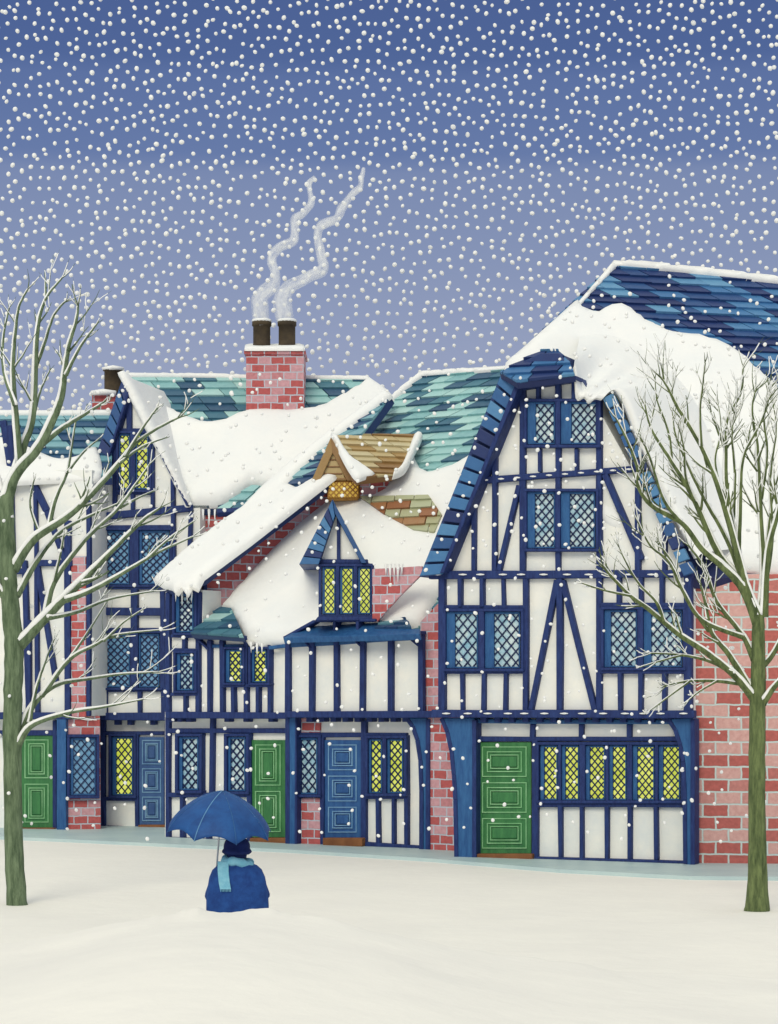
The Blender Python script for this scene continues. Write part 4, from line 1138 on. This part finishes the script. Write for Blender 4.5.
# fingers and face, as one mesh with the look of skin each
def finger_set(side, palm, name):
    mb = MB(); L0 = root_loc(per)
    for k in range(4):
        z = palm[2] + .028 - k * .019; ln = [.9, 1.0, .95, .8][k]
        pts = [Vector((palm[0], palm[1], z)), Vector((palm[0] + side * .012, palm[1] + .036 * ln, z)), Vector((palm[0] + side * .036, palm[1] + .046 * ln, z - .002)), Vector((palm[0] + side * .05, palm[1] + .022, z - .003))]
        mb.tube([p + L0 for p in pts], [.0105, .0095, .0088, .007], 8)
    mb.tube([p + L0 for p in (Vector((palm[0], palm[1] - .01, palm[2] + .02)), Vector((palm[0] + side * .03, palm[1] - .006, palm[2] + .032)), Vector((palm[0] + side * .05, palm[1] + .012, palm[2] + .028)))], [.013, .011, .008], 8)
    return mb.build(name, M['skin'], per)
finger_set(1, (-.155, .31, 1.05), 'hand')
finger_set(-1, (.17, .29, .90), 'hand')
mb = MB(); L0 = root_loc(per)
mb.tube([L0 + Vector(p) for p in ((0, .13, 1.425), (0, .155, 1.40), (0, .15, 1.388))], [.010, .016, .010], 8)
mb.tube([L0 + Vector(p) for p in ((-.025, .13, 1.352), (0, .138, 1.35), (.025, .13, 1.352))], [.006, .008, .006], 6)
for s in (-1, 1):
    mb.tube([L0 + Vector(p) for p in ((s * .028, .122, 1.425), (s * .031, .134, 1.425))], [.013, .009], 8)
    mb.tube([L0 + Vector(p) for p in ((s * .084, .05, 1.435), (s * .096, .045, 1.415), (s * .086, .05, 1.385))], [.012, .017, .009], 8)
mb.build('face', M['skin'], per)
# coat: lofted rings with folds
mb = MB()
prof = [(1.285, .075, .07, .04), (1.265, .125, .085, .03), (1.24, .195, .11, .02), (1.20, .242, .14, .02), (1.13, .272, .165, .02), (1.03, .290, .185, .02), (.94, .302, .19, .01), (.84, .305, .195, .01), (.65, .30, .20, .0), (.5, .305, .21, .0), (.36, .31, .215, .0), (.35, .29, .19, .0)]
n = 40; rings = []
for zi, (z, a, b, yo) in enumerate(prof):
    r = []
    for j in range(n):
        th = 2 * math.pi * j / n
        fold = 1 + .035 * math.sin(7 * th + z * 2.2) * min(1, (1.28 - z) * 1.6) + .012 * math.sin(13 * th + 1.3 - z * 3) * min(1, (1.28 - z) * 1.6)
        e = 0.97
        cx_, sy_ = math.cos(th), math.sin(th)
        r.append(L0 + Vector((math.copysign(abs(cx_) ** e, cx_) * a * fold, yo + math.copysign(abs(sy_) ** e, sy_) * b * fold, z + .006 * math.sin(5 * th))))
    i = len(mb.v); mb.v.extend(r); rings.append(i)
for k in range(len(rings) - 1):
    for j in range(n):
        j2 = (j + 1) % n
        mb.f.append((rings[k] + j2, rings[k] + j, rings[k + 1] + j, rings[k + 1] + j2)); mb.uv.append([(0, 0)] * 4); mb.r.append(.5); mb.sm.append(True)
for s, wrist in ((-1, (-.157, .27, 1.03)), (1, (.175, .25, .90))):
    sh = Vector((s * .165, .03, 1.14)); el = Vector((s * .245, .05, .95))
    mb.tube([L0 + sh, L0 + sh.lerp(el, .5), L0 + el, L0 + el.lerp(Vector(wrist), .5), L0 + Vector(wrist)], [.075, .08, .074, .066, .058], 12)
mb.build('coat', M['coat'], per)
mb = MB()
for s, q in ((-1, V[16]), (1, V[20])):
    x, y = q[0], q[1]
    mb.tube([L0 + Vector(p) for p in ((x, y, .40), (x, y, .22), (x, y + .01, .09), (x, y + .01, .03), (x, y + .01, .0))], [.07, .06, .06, .062, .058], 12)
    mb.tube([L0 + Vector(p) for p in ((x, y - .03, .035), (x, y + .08, .04), (x, y + .17, .03), (x, y + .19, .025))], [.04, .045, .038, .015], 10)
mb.build('boots', M['boot'], per)
mb = MB(); hc = L0 + Vector((-.005, .05, 1.385))
mb.tube([hc + Vector((0, 0, z)) for z in (-.035, -.015, .0, .02, .06, .1, .13, .142)], [.122, .146, .144, .130, .128, .112, .07, .01], 24)
mb.tube([hc + Vector((0, 0, z)) for z in (-.07, -.034)], [.094, .10], 20)
mb.build('hat', M['hat'], per)
mb = MB()
ring = []
for j in range(29):
    th = 2 * math.pi * j / 28
    ring.append(L0 + Vector((math.cos(th) * .118, .04 + math.sin(th) * .105, 1.275 - .018 * math.cos(th) + .012 * math.sin(3 * th))))
mb.tube(ring, [.045 + .006 * math.sin(j * 1.7) for j in range(29)], 10, False)
def strip(pts, w, th):
    for k in range(len(pts) - 1):
        a, b = pts[k], pts[k + 1]
        fr = [a + Vector((-w, -th, 0)), a + Vector((w, -th, 0)), b + Vector((w, -th, 0)), b + Vector((-w, -th, 0))]
        mb.prism(fr, [p + Vector((0, 2 * th, 0)) for p in fr])
strip([L0 + Vector(p) for p in ((-.13, -.07, 1.29), (-.125, -.125, 1.20), (-.112, -.165, 1.10), (-.098, -.185, 1.03))], .053, .012)
for k in range(8):
    x = -.145 + k * .0135
    mb.tube([L0 + Vector((x, -.185, 1.035)), L0 + Vector((x + .003, -.19, 1.005))], [.005, .003], 5)
mb.build('scarf', M['scarf'], per, .006)

# umbrella: canopy of eight gores, ribs, shaft and crook
top = P(222.5, 790.5, PY - .02)
um = thing('umbrella', (top.x, PY + .12, 0), 'open navy umbrella held above the person in the snow', 'umbrella')
tilt = Matrix.Rotation(math.radians(5), 4, 'Y') @ Matrix.Rotation(math.radians(9), 4, 'X')
UR, UH = .525, .41
def upt(r, th, sag=0.0, out=0.0):      # r 0..1 along a rib
    a = r * math.pi * .5 * .93
    x = math.sin(a) / math.sin(math.pi * .5 * .93)
    rr = UR * (.62 * x + .38 * r) + out
    z = -UH * (.55 * (1 - math.cos(a)) / (1 - math.cos(math.pi * .5 * .93)) + .45 * r) - sag
    return Vector((rr * math.cos(th), rr * math.sin(th), z))
def uw(p): return top + (tilt @ p)
mb = MB(); ng = 8; na = 10; nr = 14
g = {}
ph0 = math.radians(-112)
for i in range(nr + 1):
    for j in range(ng * na):
        f = (j % na) / na; th = ph0 + 2 * math.pi * j / (ng * na)
        sc = math.sin(math.pi * f)                   # 0 on a rib, 1 mid gore
        r = i / nr
        p = upt(r * (1 - .09 * sc * r ** 2), th, 0)
        p *= (1 - .035 * sc * r) if i else 1
        g[i, j] = len(mb.v); mb.v.append(uw(p))
for i in range(nr):
    for j in range(ng * na):
        j2 = (j + 1) % (ng * na)
        if i == 0: mb.f.append((g[0, j], g[1, j], g[1, j2])); mb.uv.append([(0, 0)] * 3)
        else: mb.f.append((g[i, j], g[i + 1, j], g[i + 1, j2], g[i, j2])); mb.uv.append([(0, 0)] * 4)
        mb.r.append(.5); mb.sm.append(True)
cn = mb.build('canopy', M['canopy'], um)
so_ = cn.modifiers.new('thick', 'SOLIDIFY'); so_.thickness = .004
for k in range(ng):
    th = ph0 + 2 * math.pi * k / ng
    seam = MB(); seam.tube([uw(upt(i / 12, th, 0) * 1.008) for i in range(13)], [.0055 if k == 0 else .0042] * 13, 6)
    seam.build('seam', M['trimlight'] if k == 0 else M['trim'], um)
for k in range(ng):
    th = ph0 + 2 * math.pi * k / ng
    rb = MB(); rb.tube([uw(upt(i / 10, th, .0) * .985) for i in range(1, 11)], [.004] * 10, 6); rb.build('rib', M['steel'], um)
mb = MB(); mb.tube([uw(Vector((0, 0, .05))), uw(Vector((0, 0, 0))), uw(Vector((0, 0, -.80)))], [.005, .009, .009], 10)
mb.build('shaft', M['steel'], um)
mb = MB(); hk = [uw(Vector((0, 0, -.78))), uw(Vector((0, 0, -.90)))]
for a in np.linspace(0, math.pi, 9)[1:]: hk.append(uw(Vector((0.045 - .045 * math.cos(a), 0, -.90 - .045 * math.sin(a)))))
mb.tube(hk, [.014] * len(hk), 10); mb.build('handle', M['step'], um)

# ------------------------------------------------------------------ falling snow: beyond counting, one object
bm = bmesh.new(); bmesh.ops.create_icosphere(bm, subdivisions=2, radius=1)
iv = np.array([v.co[:] for v in bm.verts]); bm.faces.ensure_lookup_table()
itf = np.array([[v.index for v in f.verts] for f in bm.faces]); bm.free()
pts = []
def scatter(x0, x1, z0, z1, dmin, tries):
    """evenly spread points, none nearer than dmin"""
    cell = dmin / math.sqrt(2); grid = {}; out = []
    for _ in range(tries):
        x, z = random.uniform(x0, x1), random.uniform(z0, z1)
        a, b = int(x // cell), int(z // cell)
        if all((x - q[0]) ** 2 + (z - q[1]) ** 2 >= dmin * dmin for i in range(a - 2, a + 3) for j in range(b - 2, b + 3) for q in (grid.get((i, j)),) if q):
            grid[a, b] = (x, z); out.append((x, z))
    return out
for x, z in scatter(-14, 14, 8.0, 20.5, .192, 110000): pts.append((x, random.uniform(50.9, 51.5), z, random.uniform(.043, .060)))
for x, z in [q for q in scatter(-8.5, 8.5, 5.2, 9.6, .185, 26000) if q[1] < (8.9 if q[0] > 2.2 else 7.6)]: pts.append((x, random.uniform(30.0, 34.5), z, random.uniform(.022, .032)))
for x, z in scatter(-8.5, 8.5, .9, 5.2, .25, 9000): pts.append((x, random.uniform(29.0, 34.5), z, random.uniform(.020, .030)))
pts = np.array(pts)
N = len(pts)
scl = pts[:, 3][:, None, None] * np.stack([rng.uniform(.82, 1.0, N), rng.uniform(.82, 1.0, N), rng.uniform(.95, 1.15, N)], 1)[:, None, :]
base_ = iv[None] * scl * (1 + rng.uniform(-.025, .025, (N, len(iv), 1)))
an = rng.uniform(0, math.pi, N); ca_, sa_ = np.cos(an)[:, None], np.sin(an)[:, None]
rot = np.stack([base_[..., 0] * ca_ - base_[..., 2] * sa_, base_[..., 1], base_[..., 0] * sa_ + base_[..., 2] * ca_], -1)
vv = rot + pts[:, None, :3]
ff = (itf[None] + (np.arange(N) * len(iv))[:, None, None]).reshape(-1, 3)
me = bpy.data.meshes.new('falling_snow')
me.from_pydata(vv.reshape(-1, 3).tolist(), [], ff.tolist())
me.polygons.foreach_set('use_smooth', [True] * len(me.polygons))
me.materials.append(M['snow'])
fo = bpy.data.objects.new('falling_snow', me); COL.objects.link(fo)
fo['kind'] = 'stuff'; fo['label'] = 'white snowflakes falling all over the blue sky and in front of the houses'; fo['category'] = 'snow'
